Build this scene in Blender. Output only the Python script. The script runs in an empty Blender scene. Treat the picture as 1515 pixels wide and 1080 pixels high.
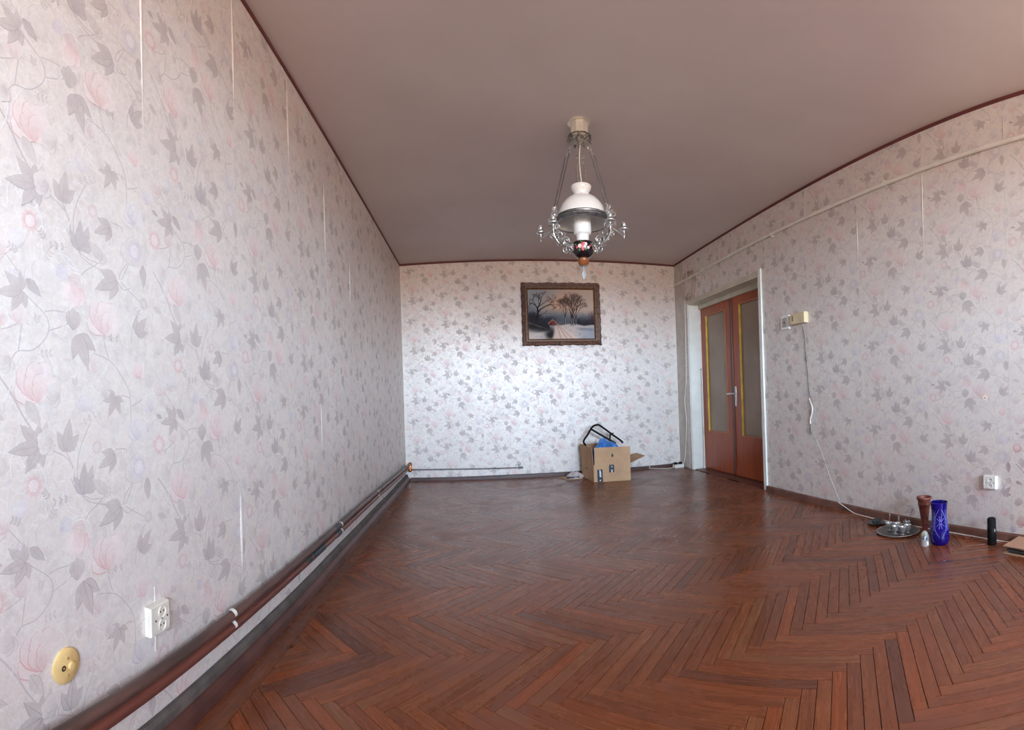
import bpy, bmesh, math, random
import numpy as np
from mathutils import Matrix, Vector

random.seed(7)
rng = np.random.default_rng(7)
SC = bpy.context.scene
COL = SC.collection
PI = math.pi

# ---------------------------------------------------------------- camera: stitched cylindrical panorama
F, CX, CY = 716.5543, 704.1233, 587.925          # px per radian, principal column and row of the 1515x1080 frame
ROLL, PITCH, EYE = 0.033, 0.0073, 0.9292
c, s = math.cos(ROLL), math.sin(ROLL)
Rr = Matrix(((c, 0, s), (0, 1, 0), (-s, 0, c)))
c, s = math.cos(PITCH), math.sin(PITCH)
Rp = Matrix(((1, 0, 0), (0, c, -s), (0, s, c)))
Rc = Rp @ Rr
cd = bpy.data.cameras.new('camera')
cd.type = 'PANO'
cd.panorama_type = 'CENTRAL_CYLINDRICAL'
cd.central_cylindrical_range_u_min = -CX / F
cd.central_cylindrical_range_u_max = (1515 - CX) / F
cd.central_cylindrical_range_v_min = (CY - 1080) / F
cd.central_cylindrical_range_v_max = CY / F
cd.central_cylindrical_radius = 1.0
cd.lens, cd.sensor_width = 17.0, 36.0
cd.clip_start = 0.02
cam = bpy.data.objects.new('camera', cd)
COL.objects.link(cam)
m4 = Matrix.Identity(4)
for i in range(3):
    m4[i][0], m4[i][1], m4[i][2] = Rc[i][0], Rc[i][2], -Rc[i][1]
m4[2][3] = EYE
cam.matrix_world = m4
SC.camera = cam

# ---------------------------------------------------------------- room measures
XL, XR, YB, YF, H = -0.8626, 2.546, 5.7434, -2.20, 2.6
WX0, WX1, WZ0, WZ1 = -0.10, 2.30, 1.18, 2.36      # the window behind the camera
DY0, DY1, DZ, DREC = 3.785, 5.36, 2.03, 0.16      # door opening in the right wall

# ---------------------------------------------------------------- light: daylight through the window
world = bpy.data.worlds.new('sky')
SC.world = world
world.use_nodes = True
nt = world.node_tree
nt.nodes.clear()
wo = nt.nodes.new('ShaderNodeOutputWorld')
bg = nt.nodes.new('ShaderNodeBackground')
tc = nt.nodes.new('ShaderNodeTexCoord')
sx = nt.nodes.new('ShaderNodeSeparateXYZ')
cr = nt.nodes.new('ShaderNodeValToRGB')
mp = nt.nodes.new('ShaderNodeMapRange')
mp.inputs['From Min'].default_value = -1
mp.inputs['From Max'].default_value = 1
nt.links.new(tc.outputs['Generated'], sx.inputs[0])
nt.links.new(sx.outputs['Z'], mp.inputs['Value'])
nt.links.new(mp.outputs[0], cr.inputs[0])
nt.links.new(cr.outputs[0], bg.inputs[0])
nt.links.new(bg.outputs[0], wo.inputs[0])
el = cr.color_ramp.elements
el[0].position, el[0].color = 0.0, (0.20, 0.15, 0.12, 1)
el[1].position, el[1].color = 1.0, (0.36, 0.55, 0.95, 1)
for pos, colr in ((0.488, (0.25, 0.19, 0.155, 1)), (0.508, (0.67, 0.825, 1.0, 1)), (0.62, (0.56, 0.76, 1.0, 1))):
    e = el.new(pos)
    e.color = colr
bg.inputs[1].default_value = 42.0
pl = bpy.data.lights.new('window_portal', 'AREA')
pl.shape = 'RECTANGLE'
pl.size, pl.size_y = WX1 - WX0, WZ1 - WZ0
pl.cycles.is_portal = True
po = bpy.data.objects.new('window_portal', pl)
COL.objects.link(po)
po.location = ((WX0 + WX1) / 2, YF - 0.02, (WZ0 + WZ1) / 2)
po.rotation_euler = (PI / 2, 0, 0)
SC.view_settings.view_transform = 'Standard'
SC.view_settings.look = 'None'
SC.view_settings.gamma = 1
SC.view_settings.use_curve_mapping = False
SC.view_settings.exposure = 0.98
SC.cycles.diffuse_bounces = 6
SC.cycles.max_bounces = 10

# ---------------------------------------------------------------- helpers
def lin(r, g, b):
    f = lambda v: (v / 255 / 12.92) if v / 255 <= 0.04045 else ((v / 255 + 0.055) / 1.055) ** 2.4
    return (f(r), f(g), f(b), 1.0)

class MB:
    """collects shapes, then links them as ONE mesh object"""
    def __init__(self):
        self.v, self.f, self.m, self.s = [], [], [], []
    def poly(self, pts, mi=0, smooth=False):
        n = len(self.v)
        self.v += [tuple(p) for p in pts]
        self.f.append(tuple(range(n, n + len(pts))))
        self.m.append(mi)
        self.s.append(smooth)
        return self
    def grid(self, rows, mi=0, closed=False, smooth=True, flip=False):
        n = len(self.v)
        k = len(rows[0])
        for r in rows:
            self.v += [tuple(p) for p in r]
        for i in range(len(rows) - 1):
            for j in range(k if closed else k - 1):
                j2 = (j + 1) % k
                q = (n + i * k + j, n + i * k + j2, n + (i + 1) * k + j2, n + (i + 1) * k + j)
                self.f.append(q[::-1] if flip else q)
                self.m.append(mi)
                self.s.append(smooth)
        return self
    def box(self, c, size, mi=0, rot=None, bev=0.0):
        bm = bmesh.new()
        bmesh.ops.create_cube(bm, size=1)
        bmesh.ops.scale(bm, vec=size, verts=bm.verts)
        if bev > 0:
            bmesh.ops.bevel(bm, geom=bm.edges[:] , offset=bev, segments=2, affect='EDGES', profile=0.5)
        M = Matrix.Translation(c) @ (rot.to_4x4() if rot else Matrix.Identity(4))
        n = len(self.v)
        bm.verts.ensure_lookup_table()
        self.v += [tuple(M @ v.co) for v in bm.verts]
        for f in bm.faces:
            self.f.append(tuple(n + v.index for v in f.verts))
            self.m.append(mi)
            self.s.append(False)
        bm.free()
        return self
    def span(self, a, b, mi=0, bev=0.0):
        return self.box([(a[i] + b[i]) / 2 for i in range(3)], [abs(b[i] - a[i]) for i in range(3)], mi, None, bev)
    def lathe(self, prof, n=24, c=(0, 0, 0), mi=0, a0=0.0, wob=None, smooth=True):
        rows = []
        for r, z in prof:
            rows.append([(c[0] + r * (wob(k, z) if wob else 1) * math.cos(a0 + 2 * PI * k / n), c[1] + r * (wob(k, z) if wob else 1) * math.sin(a0 + 2 * PI * k / n), c[2] + z) for k in range(n)])
        return self.grid(rows, mi, True, smooth)
    def tube(self, path, r, n=8, mi=0, caps=True, closed=False):
        P = [Vector(p) for p in path]
        rr = r if isinstance(r, (list, tuple)) else [r] * len(P)
        rows, up = [], None
        N = len(P)
        for i, p in enumerate(P):
            if closed:
                t = P[(i + 1) % N] - P[i - 1]
            else:
                t = P[min(i + 1, N - 1)] - P[max(i - 1, 0)]
            t = t.normalized() if t.length > 1e-9 else Vector((0, 0, 1))
            if up is None:
                up = Vector((0, 0, 1)) if abs(t.z) < 0.9 else Vector((1, 0, 0))
            a = t.cross(up)
            if a.length < 1e-6:
                a = t.cross(Vector((1, 0, 0.3)))
            a.normalize()
            b = a.cross(t).normalized()
            up = b
            rows.append([p + a * rr[i] * math.cos(2 * PI * k / n) + b * rr[i] * math.sin(2 * PI * k / n) for k in range(n)])
        if closed:
            rows.append(rows[0])
        self.grid(rows, mi, True)
        if caps and not closed:
            self.poly(rows[0][::-1], mi)
            self.poly(rows[-1], mi)
        return self
    def ball(self, c, r, mi=0, seg=10, sc=(1, 1, 1)):
        prof = [(max(1e-4, math.sin(PI * i / 6)) * r, -math.cos(PI * i / 6) * r) for i in range(7)]
        rows = [[(c[0] + q * sc[0] * math.cos(2 * PI * k / seg), c[1] + q * sc[1] * math.sin(2 * PI * k / seg), c[2] + z * sc[2]) for k in range(seg)] for q, z in prof]
        return self.grid(rows, mi, True)
    def ribbon(self, pts, w, nrm, mi=0):
        """flat ribbon of width w along pts (3-D), lying in the plane with normal nrm"""
        P = [Vector(p) for p in pts]
        nrm = Vector(nrm)
        rows = []
        for i, p in enumerate(P):
            t = (P[min(i + 1, len(P) - 1)] - P[max(i - 1, 0)]).normalized()
            a = nrm.cross(t).normalized() * (w[i] if isinstance(w, (list, tuple)) else w) / 2
            rows.append([p + a, p - a])
        return self.grid(rows, mi, False, False)
    def build(self, name, mats, parent=None, sharp=35):
        me = bpy.data.meshes.new(name)
        me.from_pydata(self.v, [], self.f)
        for mt in (mats if isinstance(mats, (list, tuple)) else [mats]):
            me.materials.append(mt)
        me.polygons.foreach_set('material_index', self.m)
        me.polygons.foreach_set('use_smooth', self.s)
        me.update()
        if any(self.s) and sharp:
            bm = bmesh.new()
            bm.from_mesh(me)
            bmesh.ops.remove_doubles(bm, verts=bm.verts, dist=1e-6)
            bmesh.ops.recalc_face_normals(bm, faces=bm.faces)
            bm.to_mesh(me)
            bm.free()
            me.set_sharp_from_angle(angle=math.radians(sharp))
        o = bpy.data.objects.new(name, me)
        COL.objects.link(o)
        if parent is not None:
            o.parent = parent
            o.matrix_parent_inverse = PINV.get(parent.name, Matrix.Identity(4))
        return o

PINV = {}

def tag(o, label=None, cat=None, group=None, kind=None):
    if label: o['label'] = label
    if cat: o['category'] = cat
    if group: o['group'] = group
    if kind: o['kind'] = kind
    return o

def thing(name, loc, label, cat, group=None, kind=None):
    """an Empty at the thing's base; its parts are modelled in world coordinates"""
    o = bpy.data.objects.new(name, None)
    COL.objects.link(o)
    o.location = loc
    o.empty_display_size = 0.05
    PINV[o.name] = Matrix.Translation(loc).inverted()
    return tag(o, label, cat, group, kind)

def spline(pts, n=6):
    """Catmull-Rom through pts"""
    P = [Vector(p) for p in pts]
    P = [P[0] * 2 - P[1]] + P + [P[-1] * 2 - P[-2]]
    out = []
    for i in range(1, len(P) - 2):
        for k in range(n):
            t = k / n
            a, b, c_, d = P[i - 1], P[i], P[i + 1], P[i + 2]
            out.append(0.5 * ((2 * b) + (c_ - a) * t + (2 * a - 5 * b + 4 * c_ - d) * t * t + (3 * b - a - 3 * c_ + d) * t ** 3))
    out.append(P[-2])
    return out

# ---------------------------------------------------------------- materials
def newmat(name):
    m = bpy.data.materials.new(name)
    m.use_nodes = True
    t = m.node_tree
    return m, t, t.nodes['Principled BSDF']

def node(t, kind, **kw):
    n = t.nodes.new(kind)
    for k, v in kw.items():
        if k in n.inputs:
            n.inputs[k].default_value = v
        else:
            setattr(n, k, v)
    return n

def noise(t, scale, detail=4, vec=None, rough=0.55, dist=0.0):
    n = node(t, 'ShaderNodeTexNoise', Scale=scale, Detail=detail, Roughness=rough, Distortion=dist)
    if vec is not None:
        t.links.new(vec, n.inputs['Vector'])
    return n.outputs['Fac']

def ramp(t, fac, stops):
    r = t.nodes.new('ShaderNodeValToRGB')
    e = r.color_ramp.elements
    e[0].position, e[0].color = stops[0]
    e[1].position, e[1].color = stops[-1]
    for p, cl in stops[1:-1]:
        q = e.new(p)
        q.color = cl
    t.links.new(fac, r.inputs[0])
    return r.outputs[0]

def mixc(t, fac, a, b, mode='MIX'):
    n = t.nodes.new('ShaderNodeMix')
    n.data_type = 'RGBA'
    n.blend_type = mode
    for sock, val in ((n.inputs[0], fac), (n.inputs[6], a), (n.inputs[7], b)):
        if hasattr(val, 'links'):
            t.links.new(val, sock)
        else:
            sock.default_value = val
    return n.outputs[2]

def math_(t, op, a, b=None, clamp=False):
    n = node(t, 'ShaderNodeMath', operation=op, use_clamp=clamp)
    for i, v in enumerate((a, b)):
        if v is None: continue
        if hasattr(v, 'links'): t.links.new(v, n.inputs[i])
        else: n.inputs[i].default_value = v
    return n.outputs[0]

def bump(t, b, fac, strength=0.2, dist=0.002):
    n = node(t, 'ShaderNodeBump', Strength=strength, Distance=dist)
    t.links.new(fac, n.inputs['Height'])
    t.links.new(n.outputs[0], b.inputs['Normal'])

def plain(name, col, rough=0.5, metal=0.0, var=0.12, scale=12.0, bmp=0.0, trans=0.0, coat=0.0, col2=None):
    """a colour with mottling and a little relief"""
    m, t, b = newmat(name)
    co = node(t, 'ShaderNodeTexCoord').outputs['Object']
    fac = noise(t, scale, 5, co)
    d = col2 or tuple(max(0, x * (1 - 2.2 * var)) for x in col[:3]) + (1,)
    l = tuple(min(1, x * (1 + var)) for x in col[:3]) + (1,)
    t.links.new(ramp(t, fac, [(0.3, d), (0.65, l)]), b.inputs['Base Color'])
    b.inputs['Roughness'].default_value = rough
    b.inputs['Metallic'].default_value = metal
    b.inputs['Transmission Weight'].default_value = trans
    b.inputs['Coat Weight'].default_value = coat
    if bmp:
        bump(t, b, noise(t, scale * 8, 3, co), bmp)
    return m

def paper_group():
    g = bpy.data.node_groups.new('paper', 'ShaderNodeTree')
    g.interface.new_socket('Color', in_out='OUTPUT', socket_type='NodeSocketColor')
    g.interface.new_socket('Fade', in_out='OUTPUT', socket_type='NodeSocketFloat')
    g.interface.new_socket('Height', in_out='OUTPUT', socket_type='NodeSocketFloat')
    go = g.nodes.new('NodeGroupOutput')
    pos = node(g, 'ShaderNodeNewGeometry').outputs['Position']
    big = noise(g, 1.3, 4, pos)
    base = ramp(g, big, [(0.3, lin(219, 209, 200)), (0.55, lin(228, 220, 211)), (0.75, lin(233, 227, 218))])
    # faint damask scrolls printed under the flowers
    v1 = node(g, 'ShaderNodeTexVoronoi', feature='DISTANCE_TO_EDGE', Scale=42)
    mixv = node(g, 'ShaderNodeMix', data_type='VECTOR')
    nz = node(g, 'ShaderNodeTexNoise', Scale=26, Detail=2)
    g.links.new(pos, nz.inputs['Vector'])
    mixv.inputs[0].default_value = 0.06
    g.links.new(pos, mixv.inputs[4])
    g.links.new(nz.outputs['Color'], mixv.inputs[5])
    g.links.new(mixv.outputs[1], v1.inputs['Vector'])
    ln = ramp(g, v1.outputs['Distance'], [(0.02, (1, 1, 1, 1)), (0.11, (0, 0, 0, 1))])
    spots = noise(g, 24, 5, pos, 0.65, 1.2)
    base = mixc(g, math_(g, 'MULTIPLY', ln, 0.38), base, lin(240, 239, 237))
    dk = ramp(g, spots, [(0.46, (0, 0, 0, 1)), (0.72, (1, 1, 1, 1))])
    base = mixc(g, math_(g, 'MULTIPLY', dk, 0.5), base, lin(190, 182, 180))
    fibre = noise(g, 260, 2, pos)
    base = mixc(g, math_(g, 'MULTIPLY', fibre, 0.14), base, lin(188, 182, 182))
    g.links.new(base, go.inputs[0])
    # print is less faded low down, where furniture stood
    sp = node(g, 'ShaderNodeSeparateXYZ')
    g.links.new(pos, sp.inputs[0])
    mr = node(g, 'ShaderNodeMapRange', interpolation_type='SMOOTHSTEP')
    for k, v in (('From Min', 0.95), ('From Max', 0.15), ('To Min', 0.86), ('To Max', 1.0)):
        mr.inputs[k].default_value = v
    g.links.new(sp.outputs['Z'], mr.inputs['Value'])
    # the corner by the socket on the right wall kept its red
    mx = node(g, 'ShaderNodeMapRange', interpolation_type='SMOOTHSTEP')
    my = node(g, 'ShaderNodeMapRange', interpolation_type='SMOOTHSTEP')
    mz = node(g, 'ShaderNodeMapRange', interpolation_type='SMOOTHSTEP')
    for mm, a, b_, src in ((mx, 2.2, 2.4, 'X'), (my, 1.36, 1.28, 'Y'), (mz, 0.62, 0.50, 'Z')):
        mm.inputs['From Min'].default_value = a
        mm.inputs['From Max'].default_value = b_
        g.links.new(sp.outputs[src], mm.inputs['Value'])
    keep = math_(g, 'MULTIPLY', math_(g, 'MULTIPLY', mx.outputs[0], my.outputs[0]), mz.outputs[0])
    g.links.new(math_(g, 'ADD', mr.outputs[0], keep), go.inputs[1])
    g.links.new(math_(g, 'ADD', fibre, math_(g, 'MULTIPLY', noise(g, 9, 3, pos), 3.0)), go.inputs[2])
    return g

PAPER = paper_group()
PEARL = 0.22          # silvery, pearlescent paper

def paper_mat(name, printed):
    m, t, b = newmat(name)
    g = node(t, 'ShaderNodeGroup')
    g.node_tree = PAPER
    colr = g.outputs[0]
    if printed:
        at = node(t, 'ShaderNodeAttribute', attribute_name='print')
        hs = node(t, 'ShaderNodeHueSaturation')
        sat = math_(t, 'ADD', math_(t, 'MULTIPLY', g.outputs[1], 0.8), 0.2)
        t.links.new(sat, hs.inputs['Saturation'])
        val = math_(t, 'SUBTRACT', 1.13, math_(t, 'MULTIPLY', g.outputs[1], 0.17))
        t.links.new(val, hs.inputs['Value'])
        t.links.new(at.outputs['Color'], hs.inputs['Color'])
        # paper sheen painted into the print: fills stronger higher up, outlines and veins low down
        line = math_(t, 'GREATER_THAN', at.outputs['Alpha'], 0.83)
        ffill = math_(t, 'ADD', math_(t, 'SUBTRACT', 1.52, math_(t, 'MULTIPLY', math_(t, 'MINIMUM', g.outputs[1], 1.0), 0.95)), math_(t, 'MULTIPLY', math_(t, 'MAXIMUM', math_(t, 'SUBTRACT', g.outputs[1], 1.0), 0.0), 0.5))
        fline = math_(t, 'SUBTRACT', math_(t, 'MULTIPLY', g.outputs[1], 1.6), 0.75)
        sel = math_(t, 'ADD', math_(t, 'MULTIPLY', line, fline), math_(t, 'MULTIPLY', math_(t, 'SUBTRACT', 1.0, line), ffill))
        fac = math_(t, 'MULTIPLY', at.outputs['Alpha'], sel, True)
        colr = mixc(t, fac, colr, hs.outputs[0])
        t.links.new(math_(t, 'MULTIPLY', math_(t, 'SUBTRACT', 1.0, fac), PEARL), b.inputs['Metallic'])
    else:
        b.inputs['Metallic'].default_value = PEARL
    t.links.new(colr, b.inputs['Base Color'])
    b.inputs['Roughness'].default_value = 0.5
    b.inputs['Specular IOR Level'].default_value = 0.4
    bump(t, b, g.outputs[2], 0.18, 0.0015)
    return m

M_PAPER = paper_mat('wallpaper', False)
M_PRINT = paper_mat('wallpaper_print', True)
M_PLASTER = plain('plaster', lin(206, 200, 190), 0.9, var=0.06, bmp=0.2)
M_WHITEPAINT = plain('white_paint', lin(226, 228, 220), 0.4, var=0.04, scale=6)
M_CREAMPAINT = plain('cream_paint', lin(205, 198, 176), 0.45, var=0.06, scale=6)

def ceiling_mat():
    m, t, b = newmat('ceiling_paint')
    co = node(t, 'ShaderNodeNewGeometry').outputs['Position']
    a = noise(t, 0.9, 5, co)
    t.links.new(ramp(t, a, [(0.3, lin(200, 188, 184)), (0.7, lin(212, 202, 196))]), b.inputs['Base Color'])
    b.inputs['Roughness'].default_value = 0.85
    bump(t, b, noise(t, 3.5, 4, co), 0.12, 0.01)
    return m
M_CEIL = ceiling_mat()

def wood_group():
    g = bpy.data.node_groups.new('parquet_wood', 'ShaderNodeTree')
    g.interface.new_socket('Vector', in_out='INPUT', socket_type='NodeSocketVector')
    g.interface.new_socket('Random', in_out='INPUT', socket_type='NodeSocketFloat')
    g.interface.new_socket('Color', in_out='OUTPUT', socket_type='NodeSocketColor')
    g.interface.new_socket('Rough', in_out='OUTPUT', socket_type='NodeSocketFloat')
    g.interface.new_socket('Height', in_out='OUTPUT', socket_type='NodeSocketFloat')
    gi, go = g.nodes.new('NodeGroupInput'), g.nodes.new('NodeGroupOutput')
    rnd = gi.outputs[1]
    off = node(g, 'ShaderNodeCombineXYZ')
    g.links.new(math_(g, 'MULTIPLY', rnd, 37.0), off.inputs[0])
    g.links.new(math_(g, 'MULTIPLY', rnd, 91.0), off.inputs[1])
    add = node(g, 'ShaderNodeVectorMath', operation='ADD')
    g.links.new(gi.outputs[0], add.inputs[0])
    g.links.new(off.outputs[0], add.inputs[1])
    st = node(g, 'ShaderNodeVectorMath', operation='MULTIPLY')
    st.inputs[1].default_value = (2.2, 38, 5)
    g.links.new(add.outputs[0], st.inputs[0])
    grain = noise(g, 1.6, 6, st.outputs[0], 0.6, 0.8)
    pos = node(g, 'ShaderNodeNewGeometry').outputs['Position']
    wear = noise(g, 1.1, 5, pos, 0.6)
    worn2 = noise(g, 5.5, 6, pos, 0.7)
    tone = ramp(g, rnd, [(0.0, lin(96, 54, 37)), (0.05, lin(108, 61, 39)), (0.35, lin(123, 66, 37)), (0.6, lin(112, 65, 40)), (0.8, lin(133, 69, 36)), (1.0, lin(120, 74, 46))])
    dark = mixc(g, 1.0, tone, (0.80, 0.75, 0.74, 1), 'MULTIPLY')
    colr = mixc(g, ramp(g, grain, [(0.38, (1, 1, 1, 1)), (0.60, (0, 0, 0, 1))]), tone, dark)
    # scuffed, greyed patches where the varnish has gone
    wm = math_(g, 'MULTIPLY', ramp(g, wear, [(0.47, (0, 0, 0, 1)), (0.66, (1, 1, 1, 1))]), ramp(g, worn2, [(0.42, (0, 0, 0, 1)), (0.60, (1, 1, 1, 1))]))
    colr = mixc(g, math_(g, 'MULTIPLY', wm, 0.42), colr, lin(104, 80, 76))
    g.links.new(colr, go.inputs[0])
    g.links.new(math_(g, 'ADD', math_(g, 'ADD', 0.20, math_(g, 'MULTIPLY', wm, 0.22)), math_(g, 'MULTIPLY', grain, 0.14)), go.inputs[1])
    g.links.new(math_(g, 'ADD', grain, math_(g, 'MULTIPLY', noise(g, 14, 2, pos), 1.5)), go.inputs[2])
    return g
WOOD = wood_group()

def parquet_mat():
    m, t, b = newmat('parquet_oak')
    g = node(t, 'ShaderNodeGroup')
    g.node_tree = WOOD
    at = node(t, 'ShaderNodeAttribute', attribute_name='along')
    ar = node(t, 'ShaderNodeAttribute', attribute_name='shade')
    t.links.new(at.outputs['Vector'], g.inputs[0])
    t.links.new(ar.outputs['Fac'], g.inputs[1])
    t.links.new(g.outputs[0], b.inputs['Base Color'])
    t.links.new(g.outputs[1], b.inputs['Roughness'])
    bump(t, b, g.outputs[2], 0.16, 0.001)
    return m
M_PARQUET = parquet_mat()

def grain_mat(name, c1, c2, rough=0.35, scale=(30, 30, 1.5), coat=0.0, spec=0.5):
    m, t, b = newmat(name)
    co = node(t, 'ShaderNodeTexCoord').outputs['Object']
    st = node(t, 'ShaderNodeVectorMath', operation='MULTIPLY')
    st.inputs[1].default_value = scale
    t.links.new(co, st.inputs[0])
    n_ = noise(t, 1.2, 6, st.outputs[0], 0.6, 1.0)
    t.links.new(ramp(t, n_, [(0.32, c1), (0.68, c2)]), b.inputs['Base Color'])
    b.inputs['Roughness'].default_value = rough
    b.inputs['Coat Weight'].default_value = coat
    b.inputs['Specular IOR Level'].default_value = spec
    bump(t, b, n_, 0.06, 0.001)
    return m

M_DOOR = grain_mat('door_varnish', lin(140, 60, 24), lin(176, 82, 34), 0.3)
M_DOOREDGE = grain_mat('door_edge', lin(80, 40, 30), lin(108, 54, 36), 0.4)
M_BEAD = plain('yellow_bead', lin(214, 172, 62), 0.4, var=0.12, scale=9)
M_BEADO = plain('orange_bead', lin(188, 112, 62), 0.4, var=0.12, scale=9)
M_MAROON = plain('maroon_border', lin(104, 52, 50), 0.6, var=0.1)
M_SKIRT = plain('skirting_brown', lin(112, 76, 64), 0.5, var=0.2, scale=9, bmp=0.1)
M_SKIRTDUST = plain('skirting_dust', lin(88, 80, 75), 0.75, var=0.2, scale=14, bmp=0.2)
M_SKIRTDARK = plain('skirting_maroon', lin(80, 48, 42), 0.45, var=0.2, scale=9, bmp=0.1)

def pipe_mat(name, c1, c2, chip):
    m, t, b = newmat(name)
    co = node(t, 'ShaderNodeNewGeometry').outputs['Position']
    st = node(t, 'ShaderNodeVectorMath', operation='MULTIPLY')
    st.inputs[1].default_value = (30, 3, 30)
    t.links.new(co, st.inputs[0])
    a = noise(t, 1.0, 5, st.outputs[0], 0.65)
    cl = ramp(t, a, [(0.34, c1), (0.62, c2)])
    ch = ramp(t, noise(t, 18, 4, co, 0.7), [(0.70, (0, 0, 0, 1)), (0.74, (1, 1, 1, 1))])
    t.links.new(mixc(t, ch, cl, chip), b.inputs['Base Color'])
    b.inputs['Roughness'].default_value = 0.42
    return m
M_PIPE1 = pipe_mat('pipe_paint', lin(62, 50, 46), lin(98, 70, 62), lin(150, 140, 132))
M_PIPE2 = pipe_mat('pipe_paint_red', lin(82, 46, 39), lin(114, 62, 50), lin(60, 66, 66))
M_PIPE3 = pipe_mat('thin_pipe_paint', lin(96, 92, 92), lin(128, 122, 120), lin(170, 166, 160))
M_COPPER = plain('copper', lin(206, 128, 72), 0.3, metal=0.9, var=0.2, scale=30)
M_WHITE = plain('white_plastic', lin(228, 226, 216), 0.35, var=0.04)
M_CREAM = plain('cream_plastic', lin(212, 196, 158), 0.35, var=0.06)
M_BEIGE = plain('beige_bakelite', lin(214, 182, 122), 0.35, var=0.08, scale=20)
M_BEIGED = plain('beige_bakelite_dark', lin(176, 138, 84), 0.4, var=0.1)
M_DARK = plain('dark_hole', lin(30, 26, 24), 0.7)
M_BLACK = plain('black_paint', lin(18, 18, 20), 0.5, var=0.15)
M_BLACKCAP = plain('black_cap', lin(26, 26, 28), 0.6, var=0.15)
M_GREYPL = plain('grey_plastic', lin(176, 176, 170), 0.4, var=0.06)
M_CABLE = plain('white_cable', lin(226, 222, 212), 0.45, var=0.05)
M_CABLET = plain('tan_cable', lin(190, 168, 152), 0.5, var=0.1)
M_CABLEG = plain('grey_cable', lin(128, 120, 112), 0.5, var=0.1)
M_CARD = plain('cardboard', lin(188, 152, 116), 0.8, var=0.06, scale=8, bmp=0.05)
M_CARDIN = plain('cardboard_inside', lin(170, 136, 104), 0.85, var=0.08, scale=8)
M_NAVY = plain('navy_ink', lin(44, 48, 64), 0.6, var=0.1)
M_INK = plain('dark_ink', lin(40, 34, 32), 0.7, var=0.1)
M_PALE = plain('pale_ink', lin(226, 226, 228), 0.6, var=0.03)
M_BAG = plain('blue_bag', lin(74, 142, 218), 0.32, var=0.25, scale=14, bmp=0.3)
M_CLOTH = plain('grey_cloth', lin(206, 196, 196), 0.85, var=0.12, scale=25, bmp=0.4)
M_SILVER = plain('silver', lin(196, 195, 192), 0.3, metal=0.75, var=0.2, scale=60)
M_STEEL = plain('door_steel', lin(206, 204, 204), 0.3, metal=0.6, var=0.06)
M_NICKEL = plain('nickel', lin(226, 220, 204), 0.22, metal=0.45, var=0.08)
M_PEWTER = plain('pewter', lin(122, 122, 122), 0.36, metal=0.85, var=0.2, scale=40)
M_OPAL = plain('opal_glass', lin(234, 235, 230), 0.12, var=0.015, scale=3, coat=0.3)
M_BOWL = plain('black_porcelain', lin(26, 18, 24), 0.12, var=0.1, coat=0.4)
M_ROSE = plain('enamel_pink', lin(206, 96, 104), 0.3, var=0.2, scale=80)
M_WHITEFL = plain('enamel_white', lin(232, 214, 208), 0.3, var=0.1, scale=80)
M_GREENFL = plain('enamel_green', lin(96, 122, 72), 0.3, var=0.2, scale=80)
M_BROWN = plain('brown_glaze', lin(140, 82, 42), 0.3, var=0.2, scale=30)
M_CLAY = plain('carved_wood', lin(112, 54, 42), 0.5, var=0.25, scale=26, bmp=0.3)
M_FRAME = plain('carved_frame', lin(96, 62, 44), 0.45, var=0.28, scale=34, bmp=0.5)
M_FRAMEG = plain('frame_gilding', lin(112, 80, 52), 0.4, var=0.2, scale=34, bmp=0.3)

for m_ in (M_BLACK, M_BLACKCAP):
    m_.node_tree.nodes['Principled BSDF'].inputs['Specular IOR Level'].default_value = 0.15

def clear_mat(name, colr, rough=0.08, trans=0.6):
    m, t, b = newmat(name)
    co = node(t, 'ShaderNodeTexCoord').outputs['Object']
    d = tuple(x * 0.6 for x in colr[:3]) + (1,)
    t.links.new(ramp(t, noise(t, 14, 3, co), [(0.3, d), (0.7, colr)]), b.inputs['Base Color'])
    b.inputs['Roughness'].default_value = rough
    b.inputs['Transmission Weight'].default_value = trans
    b.inputs['IOR'].default_value = 1.5
    return m
M_BLUE = clear_mat('cobalt_glass', lin(28, 13, 130), 0.06, 0.35)
M_CUT = plain('cut_glass_lines', lin(128, 130, 216), 0.3, var=0.15, scale=60)
M_CRYSTAL = clear_mat('crystal', (0.85, 0.86, 0.88, 1), 0.05, 0.6)

def pane_mat():
    m, t, b = newmat('frosted_pane')
    co = node(t, 'ShaderNodeTexCoord').outputs['Object']
    v = node(t, 'ShaderNodeTexVoronoi', Scale=90)
    t.links.new(co, v.inputs['Vector'])
    n_ = noise(t, 3.0, 4, co)
    t.links.new(ramp(t, n_, [(0.3, lin(160, 138, 116)), (0.7, lin(182, 164, 142))]), b.inputs['Base Color'])
    b.inputs['Roughness'].default_value = 0.32
    b.inputs['Transmission Weight'].default_value = 0.35
    bump(t, b, v.outputs['Distance'], 0.5, 0.002)
    return m
M_PANE = pane_mat()

def attr_mat(name, attr, rough=0.65):
    m, t, b = newmat(name)
    at = node(t, 'ShaderNodeAttribute', attribute_name=attr)
    co = node(t, 'ShaderNodeTexCoord').outputs['Object']
    br = noise(t, 120, 3, co)
    t.links.new(mixc(t, math_(t, 'MULTIPLY', br, 0.25), at.outputs['Color'], (0.02, 0.02, 0.02, 1)), b.inputs['Base Color'])
    b.inputs['Roughness'].default_value = rough
    b.inputs['Specular IOR Level'].default_value = 0.2
    bump(t, b, br, 0.15, 0.001)
    return m
M_OIL = attr_mat('oil_paint', 'paint')

# ================================================================ SETTING
def struct(o, label, cat):
    return tag(o, label, cat, kind='structure')

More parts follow.
